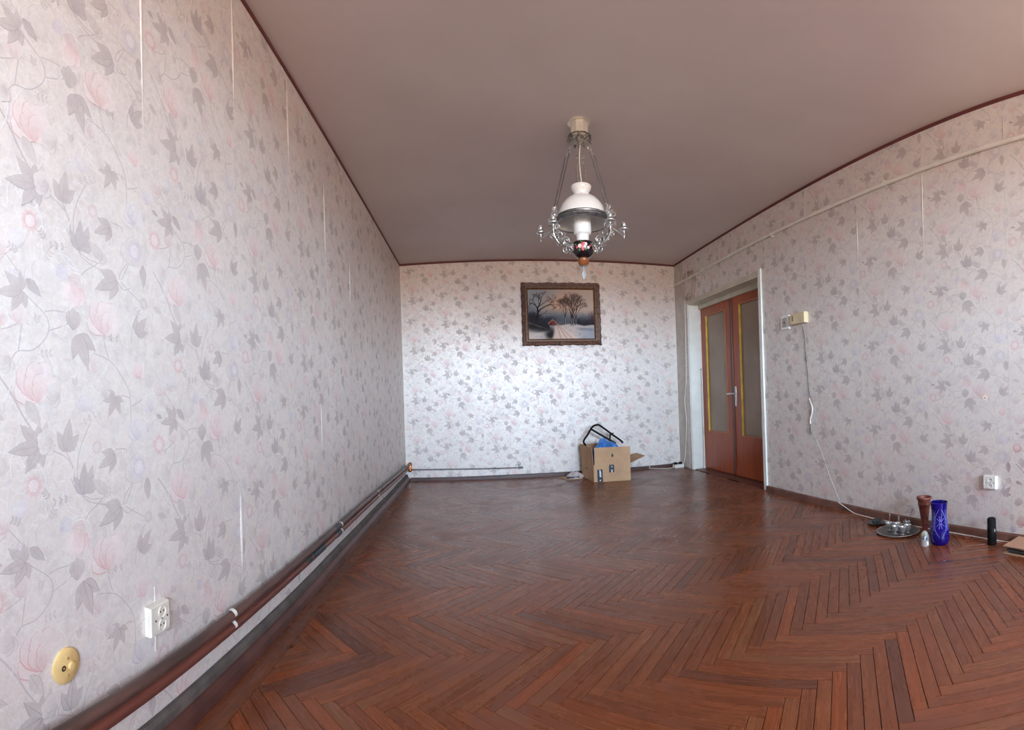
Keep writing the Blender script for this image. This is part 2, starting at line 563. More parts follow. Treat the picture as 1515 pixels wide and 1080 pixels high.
T = 0.15
o = MB().span((XL - T, YF - T, -0.12), (XR + T + 1.4, YB + T, -0.0125)).build('floor', plain('subfloor', lin(38, 26, 22), 0.9))
FLOOR = struct(o, 'worn red-brown herringbone parquet floor of the empty room', 'floor')
o = MB().span((XL - T, YF - T, H), (XR + T, YB + T, H + 0.12)).build('ceiling', M_CEIL)
struct(o, 'matt mauve-grey painted ceiling over the whole room', 'ceiling')

# wall cores (the paper strips are parts of them)
pt = 0.0012
WL = struct(MB().span((XL - T, YF - T, -0.1), (XL - pt, YB + T, H)).build('wall_left', M_PLASTER), 'long left wall with flowered wallpaper and two pipes along its foot', 'wall')
WB = struct(MB().span((XL - T, YB + pt, -0.1), (XR + T, YB + T, H)).build('wall_back', M_PLASTER), 'far end wall with flowered wallpaper behind the painting', 'wall')
mb = MB()
mb.span((XR + pt, YF - T, -0.1), (XR + T + 0.02, DY0, H)).span((XR + pt, DY1, -0.1), (XR + T + 0.02, YB + T, H)).span((XR + pt, DY0, DZ), (XR + T + 0.02, DY1, H))
WR = struct(mb.build('wall_right', M_PLASTER), 'right wall with flowered wallpaper, double door and cable duct', 'wall')
mb = MB()
mb.span((XL - T, YF - T, -0.1), (WX0, YF, H)).span((WX1, YF - T, -0.1), (XR + T, YF, H))
mb.span((WX0, YF - T, -0.1), (WX1, YF, WZ0)).span((WX0, YF - T, WZ1), (WX1, YF, H))
WF = struct(mb.build('wall_front', M_PLASTER), 'window wall behind the viewpoint', 'wall')
# window frame of the opening behind the viewpoint
mb = MB()
wy = YF - 0.09
for a, b_ in (((WX0, WZ0), (WX1, WZ0 + 0.05)), ((WX0, WZ1 - 0.05), (WX1, WZ1)), ((WX0, WZ0), (WX0 + 0.05, WZ1)), ((WX1 - 0.05, WZ0), (WX1, WZ1)), ((1.175, WZ0), (1.225, WZ1))):
    mb.span((a[0], wy - 0.03, a[1]), (b_[0], wy + 0.03, b_[1]), 0, 0.004)
struct(mb.build('window_1', M_WHITEPAINT), 'white framed window behind the viewpoint', 'window')
# unseen slab added over the window to cut off the high sky
o = MB().span((XL - 1.5, YF - 1.75, 2.42), (XR + 1.5, YF - T - 0.001, 2.58)).build('sky_blocker_slab', M_PLASTER)
struct(o, 'unseen slab added above the window behind the viewpoint to block high sky light', 'light blocker')
# dim hallway beyond the door
hx0, hx1 = XR + T + 0.02, XR + T + 1.3
mb = MB()
mb.span((hx1, DY0 - 0.6, -0.1), (hx1 + 0.08, DY1 + 0.6, H)).span((hx0, DY0 - 0.68, -0.1), (hx1 + 0.08, DY0 - 0.6, H)).span((hx0, DY1 + 0.6, -0.1), (hx1 + 0.08, DY1 + 0.68, H)).span((hx0, DY0 - 0.68, H), (hx1 + 0.08, DY1 + 0.68, H + 0.08))
struct(mb.build('wall_hallway', plain('hall_paint', lin(170, 150, 130), 0.8)), 'dim hallway wall beyond the glazed double door', 'wall')

# ---------------------------------------------------------------- wallpaper print (one repeat, millimetres)
MOT = [('blob', 217, 3, 219, 85, 'g'),('leaf5', 156, 1, 91, -10, 'm'),('bell', 321, 47, 310, -14, 'p'),('bud', 309, -74, 310, -22, 'm'),('leaf3', 328, -81, 355, -164, 'm'),('leaf3', 470, 78, 393, 43, 'm'),('rose', 419, -75, 413, 4, 'p'),('bell', 149, -74, 142, -29, 'q'),('ring', 75, -102, 76, -42, 'p'),('leaf1', 580, 141, 582, 82, 'm'),('leaf3', 545, -60, 590, -11, 'm'),('leaf1', 420, 119, 368, 158, 'g'),('leaf3', 335, 127, 339, 199, 'd'),('blob', 545, 130, 541, 214, 'g'),('rose', 111, 76, 75, 109, 'q'),('sprig', 228, 128, 212, 147, 'm'),('sprig', 150, 86, 123, 97, 'm'),('sprig', 295, 126, 241, 121, 'm'),('sprig', 223, 78, 241, 104, 'g'),('leaf1', 168, 30, 207, -3, 'd'),('sprig', 195, -72, 199, -53, 'g'),('sprig', 398, -76, 468, -80, 'm'),('leaf1', 66, 14, 93, 5, 'd'),('sprig', 198, -139, 236, -134, 'g'),('rose', 198, -248, 185, -166, 'p'),('leaf5', 200, -347, 119, -356, 'm'),('leaf3', 281, -366, 292, -293, 'm'),('leaf5', 455, -234, 429, -283, 'm'),('leaf3', 450, -384, 391, -413, 'm'),('blob', 342, -271, 343, -227, 'l'),('bell', 559, -183, 548, -139, 'p'),('leaf3', 347, -472, 366, -409, 'm'),('ring', 181, -461, 182, -410, 'p'),('ring', 544, -461, 546, -395, 'l'),('leaf1', 214, -341, 222, -296, 'g'),('rose', 541, -353, 549, -299, 'l'),('leaf1', 136, -222, 171, -242, 'g'),('leaf1', 163, -245, 199, -299, 'g'),('sprig', 315, -211, 311, -194, 'g'),('sprig', 327, -303, 377, -280, 'g'),('leaf1', 62, -272, 101, -286, 'g'),('bud', 592, -332, 580, -307, 'l'),('rose', 607, -276, 609, -240, 'l')]
STM = [[(154, 1), (184, -19), (220, -44), (233, -68), (224, -99), (186, -130), (142, -136), (124, -162), (122, -196), (123, -217)],[(232, -82), (263, -72), (295, -58)],[(221, -39), (251, -33), (282, -33)],[(326, 47), (351, 78), (397, 107), (362, 112), (314, 137), (294, 170)],[(397, 107), (430, 123)],[(376, -124), (438, -141), (476, -173), (510, -217), (517, -267), (515, -324)],[(413, -78), (423, -113), (433, -134)],[(470, 76), (495, 56), (525, 65)],[(111, 79), (160, 30), (192, 11)],[(591, 186), (643, 149)],[(515, 133), (485, 100), (490, 74), (566, 33)],[(566, 13), (533, -34), (523, -86)],[(143, -74), (116, -86), (86, -93)],[(155, -73), (144, -136)],[(67, -168), (99, -200), (128, -236), (155, -279), (182, -314)],[(455, -237), (486, -231), (512, -237)],[(361, -300), (326, -361), (315, -421), (328, -470), (356, -494), (412, -509)],[(227, -355), (283, -381), (305, -413), (300, -443)],[(201, -381), (184, -396)],[(451, -371), (493, -374), (495, -387)],[(519, -469), (488, -521)],[(198, -350), (248, -349)],[(281, -366), (305, -413)],[(520, -260), (576, -236)]]
TONE = {'m': ((180, 167, 160), (138, 118, 124)), 'd': ((168, 154, 156), (124, 108, 116)), 'g': ((200, 190, 183), (168, 154, 152)), 'p': ((228, 202, 198), (204, 128, 130)), 'q': ((212, 198, 194), (196, 150, 150)), 'l': ((208, 202, 208), (172, 162, 182))}
P_U, P_C, P_N = [], [], []        # vertices (u, v, layer), colours, polygon sizes

def pp(pts, cols, layer, alpha):
    n = len(pts)
    for i, (u, v) in enumerate(pts):
        P_U.append((u, v, layer))
        cl = cols[i] if isinstance(cols[0], tuple) else cols
        P_C.append(lin(*cl)[:3] + (alpha,))
    P_N.append(n)

def lerp(a, b_, t): return tuple(a[i] + (b_[i] - a[i]) * t for i in range(3))

def lobe(b, ang, L, wd, cb, ct, layer, al, vein=None, edge=None, rnd=False):
    ca, sa = math.cos(ang), math.sin(ang)
    pr = [(0, 0), (0.12, 0.42), (0.42, 0.92), (0.7, 1.0), (0.91, 0.6)] if rnd else [(0, 0), (0.12, 0.58), (0.34, 1.0), (0.62, 0.78), (0.85, 0.34)]
    loc = [(t * L, h * wd / 2) for t, h in pr] + [(L, 0)] + [(t * L, -h * wd / 2) for t, h in pr[:0:-1]]
    pts = [(b[0] + x * ca - y * sa, b[1] + x * sa + y * ca) for x, y in loc]
    pp(pts, [lerp(cb, ct, max(0, min(1, x / L))) for x, y in loc], layer, al)
    if vein:
        w = max(0.7, L * 0.012)
        q = [(0, w), (0.9 * L, 0.2), (0.9 * L, -0.2), (0, -w)]
        pp([(b[0] + x * ca - y * sa, b[1] + x * sa + y * ca) for x, y in q], vein, layer + 0.33, min(1, al + 0.15))
        for t in (0.3, 0.52):
            for sg in (1, -1):
                q = [(t * L, 0), ((t + 0.16) * L, sg * wd * 0.30), ((t + 0.16) * L, sg * wd * 0.30 + w * 0.9), ((t + .02) * L, w * 0.9)]
                pp([(b[0] + x * ca - y * sa, b[1] + x * sa + y * ca) for x, y in q], vein, layer + 0.29 + 0.02 * (sg > 0), al * 0.8)
    if edge:
        ed = loc[:6]
        w = max(0.8, wd * 0.045)
        for i in range(5):
            (x0, y0), (x1, y1) = ed[i], ed[i + 1]
            q = [(x0, y0), (x1, y1), (x1, y1 - w), (x0, y0 - w)]
            pp([(b[0] + x * ca - y * sa, b[1] + x * sa + y * ca) for x, y in q], edge, layer + 0.21, min(1, al + 0.25))

def motif(kind, bu, bv, tu, tv, tone, layer):
    fill, dk = TONE[tone]
    b = (bu, bv)
    L = math.hypot(tu - bu, tv - bv)
    a = math.atan2(tv - bv, tu - bu)
    lt = lerp(fill, (238, 236, 234), 0.35)
    md = lerp(dk, fill, 0.45)
    if kind == 'leaf1':
        lobe(b, a, L * 1.1, L * 0.52, md, fill, layer, 0.78, dk, dk)
    elif kind == 'leaf3':
        for da, k, w in ((0.66, 0.78, 0.42), (-0.66, 0.78, 0.42), (0, 1.08, 0.46)):
            lobe(b, a + da, L * k, L * w, md, fill, layer, 0.78, dk, dk)
            layer += 0.7
    elif kind == 'leaf5':
        for da, k, w in ((1.65, 0.62, 0.36), (-1.65, 0.62, 0.36), (0.85, 0.90, 0.42), (-0.85, 0.90, 0.42), (0, 1.08, 0.44)):
            lobe(b, a + da, L * k, L * w, md, fill, layer, 0.78, dk, dk)
            layer += 0.5
    elif kind == 'rose':
        for da, k, w, cb, ct in ((0.85, 0.92, 0.75, fill, lt), (-0.85, 0.92, 0.75, fill, lt), (0.4, 1.15, 0.75, dk, lt), (-0.4, 1.15, 0.75, fill, lt), (0.0, 1.12, 0.66, md, lt), (0.3, 0.8, 0.55, dk, fill), (-0.3, 0.8, 0.55, md, lt), (-0.1, 0.55, 0.4, dk, fill)):
            lobe(b, a + da, L * k, L * w, cb, ct, layer, 0.6, None, dk, True)
            layer += 0.5
    elif kind == 'bell':
        for da, k, w, cb, ct in ((0.5, 0.98, 0.62, dk, lt), (-0.5, 0.98, 0.62, fill, lt), (0, 1.08, 0.7, md, lt)):
            lobe(b, a + da, L * k, L * w, cb, ct, layer, 0.72, None, md, True)
            layer += 0.6
        for da in (-0.5, -0.25, 0.0, 0.25, 0.5):
            lobe(b, a + da, L * 0.7, L * 0.045, dk, fill, layer + 0.1 + da * 0.1, 0.6)
    elif kind == 'bud':
        for da, k, w in ((0.35, 0.95, 0.55), (-0.35, 0.95, 0.55), (0, 1.05, 0.55)):
            lobe(b, a + da, L * k, L * w, md, fill, layer, 0.74, dk, dk, True)
            layer += 0.5
    elif kind == 'blob':
        for da, k, w in ((0.6, 0.9, 0.8), (-0.6, 0.9, 0.8), (0, 1.0, 0.85), (0.25, 0.78, 0.55), (-0.2, 0.55, 0.4)):
            lobe(b, a + da, L * k, L * w, lerp(md, fill, 0.5), lt, layer, 0.5, None, md, True)
            layer += 0.5
    elif kind == 'ring':
        cu, cv = (bu + tu) / 2, (bv + tv) / 2
        for k in range(11):
            q = 2 * PI * k / 11 + 0.3
            lobe((cu + math.cos(q) * L * 0.24, cv + math.sin(q) * L * 0.24), q + 0.2, L * 0.34, L * 0.22, dk, fill, layer + 0.04 * k, 0.62)
        pp([(cu + math.cos(2 * PI * k / 12) * L * 0.27, cv + math.sin(2 * PI * k / 12) * L * 0.27) for k in range(12)], lt, layer + 0.6, 0.75)
        for k in range(7):
            q = 2 * PI * k / 7
            pp([(cu + math.cos(q) * L * 0.18 + dx * L * 0.03, cv + math.sin(q) * L * 0.18 + dy * L * 0.03) for dx, dy in ((1, 0), (0, 1), (-1, 0), (0, -1))], dk, layer + 0.9, 0.5)
    elif kind == 'sprig':
        ribbon2([(bu, bv), (tu, tv)], 1.0, dk, layer, 0.6)
        for k in range(3):
            t = 0.25 + 0.33 * k
            p = (bu + (tu - bu) * t, bv + (tv - bv) * t)
            for sg in (1, -1):
                lobe(p, a + sg * 0.9, 13, 6, fill, dk, layer + 0.3, 0.65)

def ribbon2(pts, w, colr, layer, al):
    P = [tuple(q)[:2] for q in spline([(p[0], p[1], 0) for p in pts], 4)] if len(pts) > 2 else pts
    for i in range(len(P) - 1):
        (x0, y0), (x1, y1) = P[i], P[i + 1]
        d = math.hypot(x1 - x0, y1 - y0) or 1
        nx, ny = -(y1 - y0) / d * w / 2, (x1 - x0) / d * w / 2
        pp([(x0 + nx, y0 + ny), (x1 + nx, y1 + ny), (x1 - nx, y1 - ny), (x0 - nx, y0 - ny)], colr, layer, al)

for i, st in enumerate(STM):
    ribbon2(st, 4.6 if len(st) == 5 else 2.8, (164, 152, 156), 0.0 + i * 0.053, 0.74)
# pale under-print: large curling branches
for k in range(16):
    u0, v0 = random.uniform(40, 600), random.uniform(-480, 120)
    a0 = random.uniform(0, 6.28)
    cur = random.choice((-1, 1)) * random.uniform(0.25, 0.5)
    pts = [(u0, v0)]
    for j in range(6):
        a0 += cur
        pts.append((pts[-1][0] + math.cos(a0) * 22, pts[-1][1] + math.sin(a0) * 22))
    ribbon2(pts, 3.0, (242, 240, 238), 1.33 + k * 0.017, 0.5)
    ribbon2([(p[0] + 5, p[1] + 3) for p in pts], 1.2, (190, 182, 184), 1.64 + k * 0.017, 0.45)
for k in range(16):      # faint flowers filling the ground
    u0, v0, q = random.uniform(40, 600), random.uniform(-470, 130), random.uniform(0, 6.28)
    L = random.uniform(30, 52)
    MOT.append((random.choice(('blob', 'rose', 'ring', 'sprig', 'bud')), int(u0), int(v0), int(u0 + L * math.cos(q)), int(v0 + L * math.sin(q)), random.choice('gglq')))
for i, mo in enumerate(MOT):
    motif(*mo, layer=2.0 + (i * 0.61803 % 1) * 7 + (0 if mo[0] == 'blob' else 1.237))

PU = np.array(P_U)
PC = np.array(P_C, dtype=np.float32)
PN = np.array(P_N)
PS = np.concatenate(([0], np.cumsum(PN)[:-1]))
LAY = 0.00006

def strip_mesh(name, to3, nrm, u0, wid, flip, z_lo, z_hi, phase, wscale, holes, mats, extra=None):
    """one length of wallpaper: the sheet itself (with its holes), and its print lying on it.
    to3(u, z, off) maps wall coordinates to the room."""
    # sheet as boxes around the holes
    g = 0.0005
    cells = [(u0 + g, u0 + wid - g, z_lo, z_hi)]
    for (ha, hb, hz) in holes:
        new = []
        for (a, b_, lo, hi) in cells:
            if hb <= a or ha >= b_:
                new.append((a, b_, lo, hi)); continue
            if a < ha: new.append((a, ha, lo, hi))
            if hb < b_: new.append((hb, b_, lo, hi))
            if hz < hi: new.append((max(a, ha), min(b_, hb), hz, hi))
        cells = new
    V, Ls, Cs, Ns, Mi = [], [], [], [], []
    nv = 0
    for (a, b_, lo, hi) in cells:
        q = [to3(u, z, off) for off in (0.0, -0.0011) for u, z in ((a, lo), (b_, lo), (b_, hi), (a, hi))]
        V += q
        fs = [(0, 1, 2, 3), (7, 6, 5, 4), (0, 4, 5, 1), (1, 5, 6, 2), (2, 6, 7, 3), (3, 7, 4, 0)]
        for f in fs:
            Ls += [nv + k for k in f]; Ns.append(4); Mi.append(0)
        Cs += [(1, 1, 1, 0)] * 8
        nv += 8
    if extra:
        for one in extra:
            ev, ef = one(nv)
            V += ev
            Cs += [(1, 1, 1, 0)] * len(ev)
            for f in ef:
                Ls += list(f); Ns.append(len(f)); Mi.append(0)
            nv += len(ev)
    V = [np.array(V, dtype=float)]
    Cs = [np.array(Cs, dtype=np.float32)]
    Ls, Ns, Mi = [np.array(Ls)], [np.array(Ns)], [np.array(Mi)]
    for k in range(-3, 6):
        U = u0 + (PU[:, 0] - 32) * wscale * 0.001
        Z = 1.2 + phase + 0.6 * k + PU[:, 1] * 0.001
        umin, umax = np.minimum.reduceat(U, PS), np.maximum.reduceat(U, PS)
        zmin, zmax = np.minimum.reduceat(Z, PS), np.maximum.reduceat(Z, PS)
        ok = (zmin > z_lo + 0.002) & (zmax < z_hi - 0.002) & (umin > u0 - 0.03) & (umax < u0 + wid + 0.03)
        ok &= (umin > ULIM[0]) & (umax < ULIM[1])
        for (ha, hb, hz) in holes:
            ok &= ~((umax > ha - 0.004) & (umin < hb + 0.004) & (zmin < hz + 0.004))
        if not ok.any(): continue
        vm = np.repeat(ok, PN)
        off = 0.0001 + PU[vm, 2] * LAY + 0.000004 * (int(round(u0 / wid)) % 3)
        V.append(np.array(to3(U[vm], Z[vm], off)).T if False else np.stack([np.broadcast_to(q, U[vm].shape) for q in to3(U[vm], Z[vm], off)], axis=1))
        Cs.append(PC[vm])
        n = int(vm.sum())
        Ls.append(np.arange(nv, nv + n)); Ns.append(PN[ok]); Mi.append(np.ones(int(ok.sum()), dtype=int))
        nv += n
    V, Cs, Ls, Ns, Mi = (np.concatenate(a) for a in (V, Cs, Ls, Ns, Mi))
    me = bpy.data.meshes.new(name)
    me.vertices.add(len(V)); me.vertices.foreach_set('co', V.astype(np.float32).ravel())
    me.loops.add(len(Ls)); me.loops.foreach_set('vertex_index', Ls.astype(np.int32))
    me.polygons.add(len(Ns))
    me.polygons.foreach_set('loop_start', np.concatenate(([0], np.cumsum(Ns)[:-1])).astype(np.int32))
    for mt in mats: me.materials.append(mt)
    me.polygons.foreach_set('material_index', Mi.astype(np.int32))
    me.polygons.foreach_set('use_smooth', np.zeros(len(Ns), dtype=bool))
    at = me.attributes.new('print', 'FLOAT_COLOR', 'POINT')
    at.data.foreach_set('color', Cs.astype(np.float32).ravel())
    me.update(calc_edges=True)
    me.validate()
    o = bpy.data.objects.new(name, me)
    COL.objects.link(o)
    return o

def lift(to3, u, z0, z1, w=0.008, h=0.004, curl=0.0):
    """a seam edge standing off the wall between z0 and z1"""
    def f(nv):
        ev, ef = [], []
        n = 8
        for i in range(n + 1):
            t = i / n
            k = math.sin(PI * min(1, t * 1.15)) ** 0.7 if t < 0.87 else 0.15
            z = z0 + (z1 - z0) * t
            for du, dh in ((-0.6, 0.0), (-0.2, 0.75), (0.25, 1.0), (0.4, 0.3)):
                ev.append(tuple(float(q) for q in to3(u + du * w * k + curl * t, z, 0.0006 + dh * h * k)))
        for i in range(n):
            for j in range(3):
                a = nv + i * 4 + j
                ef.append((a, a + 1, a + 5, a + 4))
        return ev, ef
    return f

toL = lambda u, z, off: (XL + off, u, z)
toB = lambda u, z, off: (u, YB - off, z)
toR = lambda u, z, off: (XR - off, -u, z)
MP = [M_PAPER, M_PRINT]
liftsL = {0: (1.076, 2.57, 1.72), 1: (1.639, 2.57, 2.05), 2: (2.202, 2.57, 2.05), 3: (2.765, 2.3, 1.75), 4: (3.328, 1.95, 1.6)}
ULIM = (YF, YB - 0.001)
n0 = -5
for k in range(n0, 10):
    u0 = 0.513 + 0.563 * k
    a, b_ = max(u0, YF), min(u0 + 0.563, YB)
    if b_ - a < 0.02: continue
    ex = None
    if k in liftsL:
        uu, za, zb = liftsL[k]
        ex = [lift(toL, uu, za, zb)]
        if k == 1:
            ex += [lift(toL, 1.612, 0.62, 0.29, 0.018, 0.005)]      # blistered paper low on the strip
        if k == 3:
            ex += [lift(toL, 2.60, 0.95, 0.62, 0.016, 0.004)]
    full = b_ - a > 0.56
    o = strip_mesh('wallpaper_strip', toL, (1, 0, 0), a if not full else u0, b_ - a, 1, 0.0, H, 0.3 * (k % 2), 1.0, [], MP, ex)
    o.parent = WL
ULIM = (XL + 0.001, XR - 0.001)
for k in range(-4, 3):
    u0 = 1.18 + 0.551 * k
    a, b_ = max(u0, XL), min(u0 + 0.551, XR)
    if b_ - a < 0.02: continue
    ex = [lift(toB, u0 + 0.551, 2.57, 2.35, 0.008, 0.004)] if k in (-1, 1) else None
    o = strip_mesh('wallpaper_strip', toB, (0, -1, 0), a, b_ - a, 1, 0.0, H, 0.3 * (k % 2) + 0.1, 0.98, [], MP, ex)
    o.parent = WB
ULIM = (-YB + 0.001, -YF)
liftsR = {4: (-3.096, 2.57, 2.2), 5: (-2.489, 2.2, 1.85), 6: (-1.892, 2.5, 1.75), 7: (-1.305, 2.5, 2.28)}
for k in range(0, 14):
    u0 = -1.892 - 0.597 * (6 - k) + 0.0
    a, b_ = max(u0, -YB), min(u0 + 0.597, -YF)
    if b_ - a < 0.02: continue
    ex = None
    if k + 0 in liftsR:
        uu, za, zb = liftsR[k]
        ex = [lift(toR, u0, za, zb, 0.007, 0.0035)]
    o = strip_mesh('wallpaper_strip', toR, (-1, 0, 0), a, b_ - a, 1, 0.0, H, 0.33 if k % 2 == 0 else 0.03, 1.06, [(-DY1, -DY0, DZ)], MP, ex)
    o.parent = WR

# ceiling borders
tz = 0.022
struct(MB().span((XL, YF, H - tz), (XL + 0.006, YB, H - 0.0005), 0, 0.001).build('trim_1', M_MAROON), 'maroon paper border under the ceiling along the left wall', 'trim')
struct(MB().span((XL + 0.006, YB - 0.006, H - tz), (XR - 0.006, YB, H - 0.0005), 0, 0.001).build('trim_2', M_MAROON), 'maroon paper border under the ceiling along the far wall', 'trim')
struct(MB().span((XR - 0.006, YF, H - tz), (XR, YB, H - 0.0005), 0, 0.001).build('trim_3', M_MAROON), 'maroon paper border under the ceiling along the right wall', 'trim')

# ---------------------------------------------------------------- skirtings
def profile_run(prof, axis, a, b_, wallpos, sgn, mats, name, mi=None, wav=0.0):
    """prof: (distance from the wall, z); runs along the axis from a to b_"""
    mb = MB()
    n = 24
    rows = []
    for i in range(n + 1):
        t = a + (b_ - a) * i / n
        d = wav * math.sin(t * 5.1) * 0.5 + wav * math.sin(t * 2.3)
        rows.append([((wallpos + sgn * p, t, z + (d if z > 0.02 else 0)) if axis == 'y' else (t, wallpos + sgn * p, z + (d if z > 0.02 else 0))) for p, z in prof])
    for i in range(n):
        for j in range(len(prof) - 1):
            mb.poly([rows[i][j], rows[i][j + 1], rows[i + 1][j + 1], rows[i + 1][j]], mi[j] if mi else 0)
    mb.poly(rows[0]); mb.poly(rows[-1])
    return mb.build(name, mats)
pf = [(0.0, 0.0), (0.0, 0.076), (0.014, 0.078), (0.022, 0.066), (0.024, 0.046), (0.03, 0.043), (0.046, 0.028), (0.052, 0.008), (0.053, 0.0)]
struct(profile_run(pf, 'y', YF, YB, XL + 0.0015, 1, [M_SKIRTDUST, M_SKIRTDARK], 'baseboard_left', [0, 0, 0, 0, 1, 1, 1, 1], 0.003), 'dusty moulded maroon skirting along the left wall', 'baseboard')
pf2 = [(0.0, 0.0), (0.0, 0.04), (0.01, 0.041), (0.018, 0.034), (0.02, 0.0)]
struct(profile_run(pf2, 'x', XL + 0.055, XR, YB - 0.0015, -1, [M_SKIRTDUST, M_SKIRTDARK], 'baseboard_back', [0, 0, 0, 1], 0.002), 'low dark skirting along the far wall', 'baseboard')
pf3 = [(0.0, 0.0), (0.0, 0.048), (0.012, 0.05), (0.02, 0.042), (0.023, 0.0)]
struct(profile_run(pf3, 'y', YF, DY0 - 0.04, XR - 0.0015, -1, [M_SKIRT], 'baseboard_right'), 'brown skirting along the right wall from door to window', 'baseboard')

# ---------------------------------------------------------------- parquet
PL_, PW = 0.452, 0.0467
ROT = math.radians(1.5)
OX, OY = 1.441, 1.520
def plank_frame():
    """(centre, angle) of every herringbone plank over the floor"""
    out = []
    r2 = math.sqrt(0.5)
    cr_, sr_ = math.cos(ROT), math.sin(ROT)
    def w2(a, b_):
        x, y = (a + b_) * r2, (a - b_) * r2
        return (OX + x * cr_ - y * sr_, OY + x * sr_ + y * cr_)
    for m in range(-8, 9):
        for k in range(-110, 111):
            ha, hb = k * PW + m * PL_, k * PW - m * PL_
            p = w2(ha + PL_ / 2, hb + PW / 2)
            out.append((p, ROT + PI / 4))
            p = w2(ha + PL_ + PW / 2, hb + PW - PL_ / 2)
            out.append((p, ROT - PI / 4))
    return out

def clip_poly(poly, ax, lim, keep_less):
    res = []
    for i in range(len(poly)):
        p, q = poly[i], poly[(i + 1) % len(poly)]
        ip = (p[ax] <= lim) if keep_less else (p[ax] >= lim)
        iq = (q[ax] <= lim) if keep_less else (q[ax] >= lim)
        if ip: res.append(p)
        if ip != iq:
            t = (lim - p[ax]) / (q[ax] - p[ax])
            res.append((p[0] + (q[0] - p[0]) * t, p[1] + (q[1] - p[1]) * t))
    return res

fx0, fx1, fy0, fy1 = XL + 0.13, XR + 0.155, YF, YB - 0.001   # right of the border plank; runs on into the doorway
def in_view(p):
    az = math.atan2(p[0], p[1])
    d = math.hypot(*p)
    return -0.98 < az < 1.13 and CY + F * EYE / d < 1095
planks = []
for (p, ang) in plank_frame():
    if not (fx0 - 0.3 < p[0] < fx1 + 0.3 and fy0 - 0.3 < p[1] < fy1 + 0.3): continue
    ca, sa = math.cos(ang), math.sin(ang)
    g = 0.0011
    hl, hw = PL_ / 2 - g, PW / 2 - g
    poly = [(p[0] + x * ca - y * sa, p[1] + x * sa + y * ca) for x, y in ((-hl, -hw), (hl, -hw), (hl, hw), (-hl, hw))]
    for ax, lim, less in ((0, fx0, False), (0, fx1, True), (1, fy0, False), (1, fy1, True)):
        poly = clip_poly(poly, ax, lim, less)
        if len(poly) < 3: break
    if len(poly) < 3: continue
    if not DY0 + 0.02 < sum(q[1] for q in poly) / len(poly) < DY1 - 0.02 or sum(q[0] for q in poly) / len(poly) < XR - 0.03:
        poly = clip_poly(poly, 0, XR - 0.001, True)
        if len(poly) < 3: continue
    ar = 0.5 * abs(sum(poly[i][0] * poly[(i + 1) % len(poly)][1] - poly[(i + 1) % len(poly)][0] * poly[i][1] for i in range(len(poly))))
    if ar < 4e-4: continue
    cxp, cyp = sum(q[0] for q in poly) / len(poly), sum(q[1] for q in poly) / len(poly)
    planks.append((poly, p, ang, in_view((cxp, cyp)), ar / max(0.3, math.hypot(cxp, cyp)) ** 3, ar))

def plank_geo(poly, p, ang, dz, tilt, V, Fc, A):
    n0 = len(V)
    ca, sa = math.cos(ang), math.sin(ang)
    cx_, cy_ = sum(q[0] for q in poly) / len(poly), sum(q[1] for q in poly) / len(poly)
    n = len(poly)
    ch = 0.0016
    for z, ins in ((-0.012, 0), (-0.0006, 0), (0.0, ch)):
        for q in poly:
            d = math.hypot(q[0] - cx_, q[1] - cy_) or 1
            x, y = q[0] + (cx_ - q[0]) * min(0.4, ins / d), q[1] + (cy_ - q[1]) * min(0.4, ins / d)
            u, v = (x - p[0]) * ca + (y - p[1]) * sa, -(x - p[0]) * sa + (y - p[1]) * ca
            V.append((x, y, z + (dz + tilt * v if z > -0.01 else 0)))
            A.append((u, v, 0))
    Fc.append(tuple(n0 + 2 * n + i for i in range(n)))
    for r in (0, 1):
        for i in range(n):
            j = (i + 1) % n
            Fc.append((n0 + r * n + i, n0 + r * n + j, n0 + (r + 1) * n + j, n0 + (r + 1) * n + i))

def plank_obj(name, items):
    V, Fc, A, S = [], [], [], []
    for (poly, p, ang, *_r) in items:
        k = len(V)
        plank_geo(poly, p, ang, random.uniform(-0.0005, 0.0004), random.uniform(-0.014, 0.014), V, Fc, A)
        rnd = random.random()
        S += [rnd] * (len(V) - k)
    me = bpy.data.meshes.new(name)
    me.from_pydata(V, [], Fc)
    me.attributes.new('along', 'FLOAT_VECTOR', 'POINT').data.foreach_set('vector', [x for a in A for x in a])
    me.attributes.new('shade', 'FLOAT', 'POINT').data.foreach_set('value', S)
    me.materials.append(M_PARQUET)
    o = bpy.data.objects.new(name, me)
    COL.objects.link(o)
    o.parent = FLOOR
    return o
planks.sort(key=lambda q: (not q[3], -q[4]))
for q in planks[:294]:
    plank_obj('parquet_plank', [q])
tag(plank_obj('distant_parquet_planks', planks[294:]), kind='stuff')
# border plank along the left wall
yy = YF
while yy < YB - 0.01:
    ln = min(random.uniform(0.9, 1.4), YB - yy)
    poly = [(XL + 0.002, yy + 0.0006), (XL + 0.129, yy + 0.0006), (XL + 0.129, yy + ln - 0.0006), (XL + 0.002, yy + ln - 0.0006)]
    plank_obj('border_plank', [(poly, (XL + 0.06, yy + ln / 2), PI / 2)])
    yy += ln

# ---------------------------------------------------------------- double door
DOOR = thing('door_1', (XR + DREC, (DY0 + DY1) / 2, 0), 'brown double door with two tall frosted panes in the right wall', 'door', kind='structure')
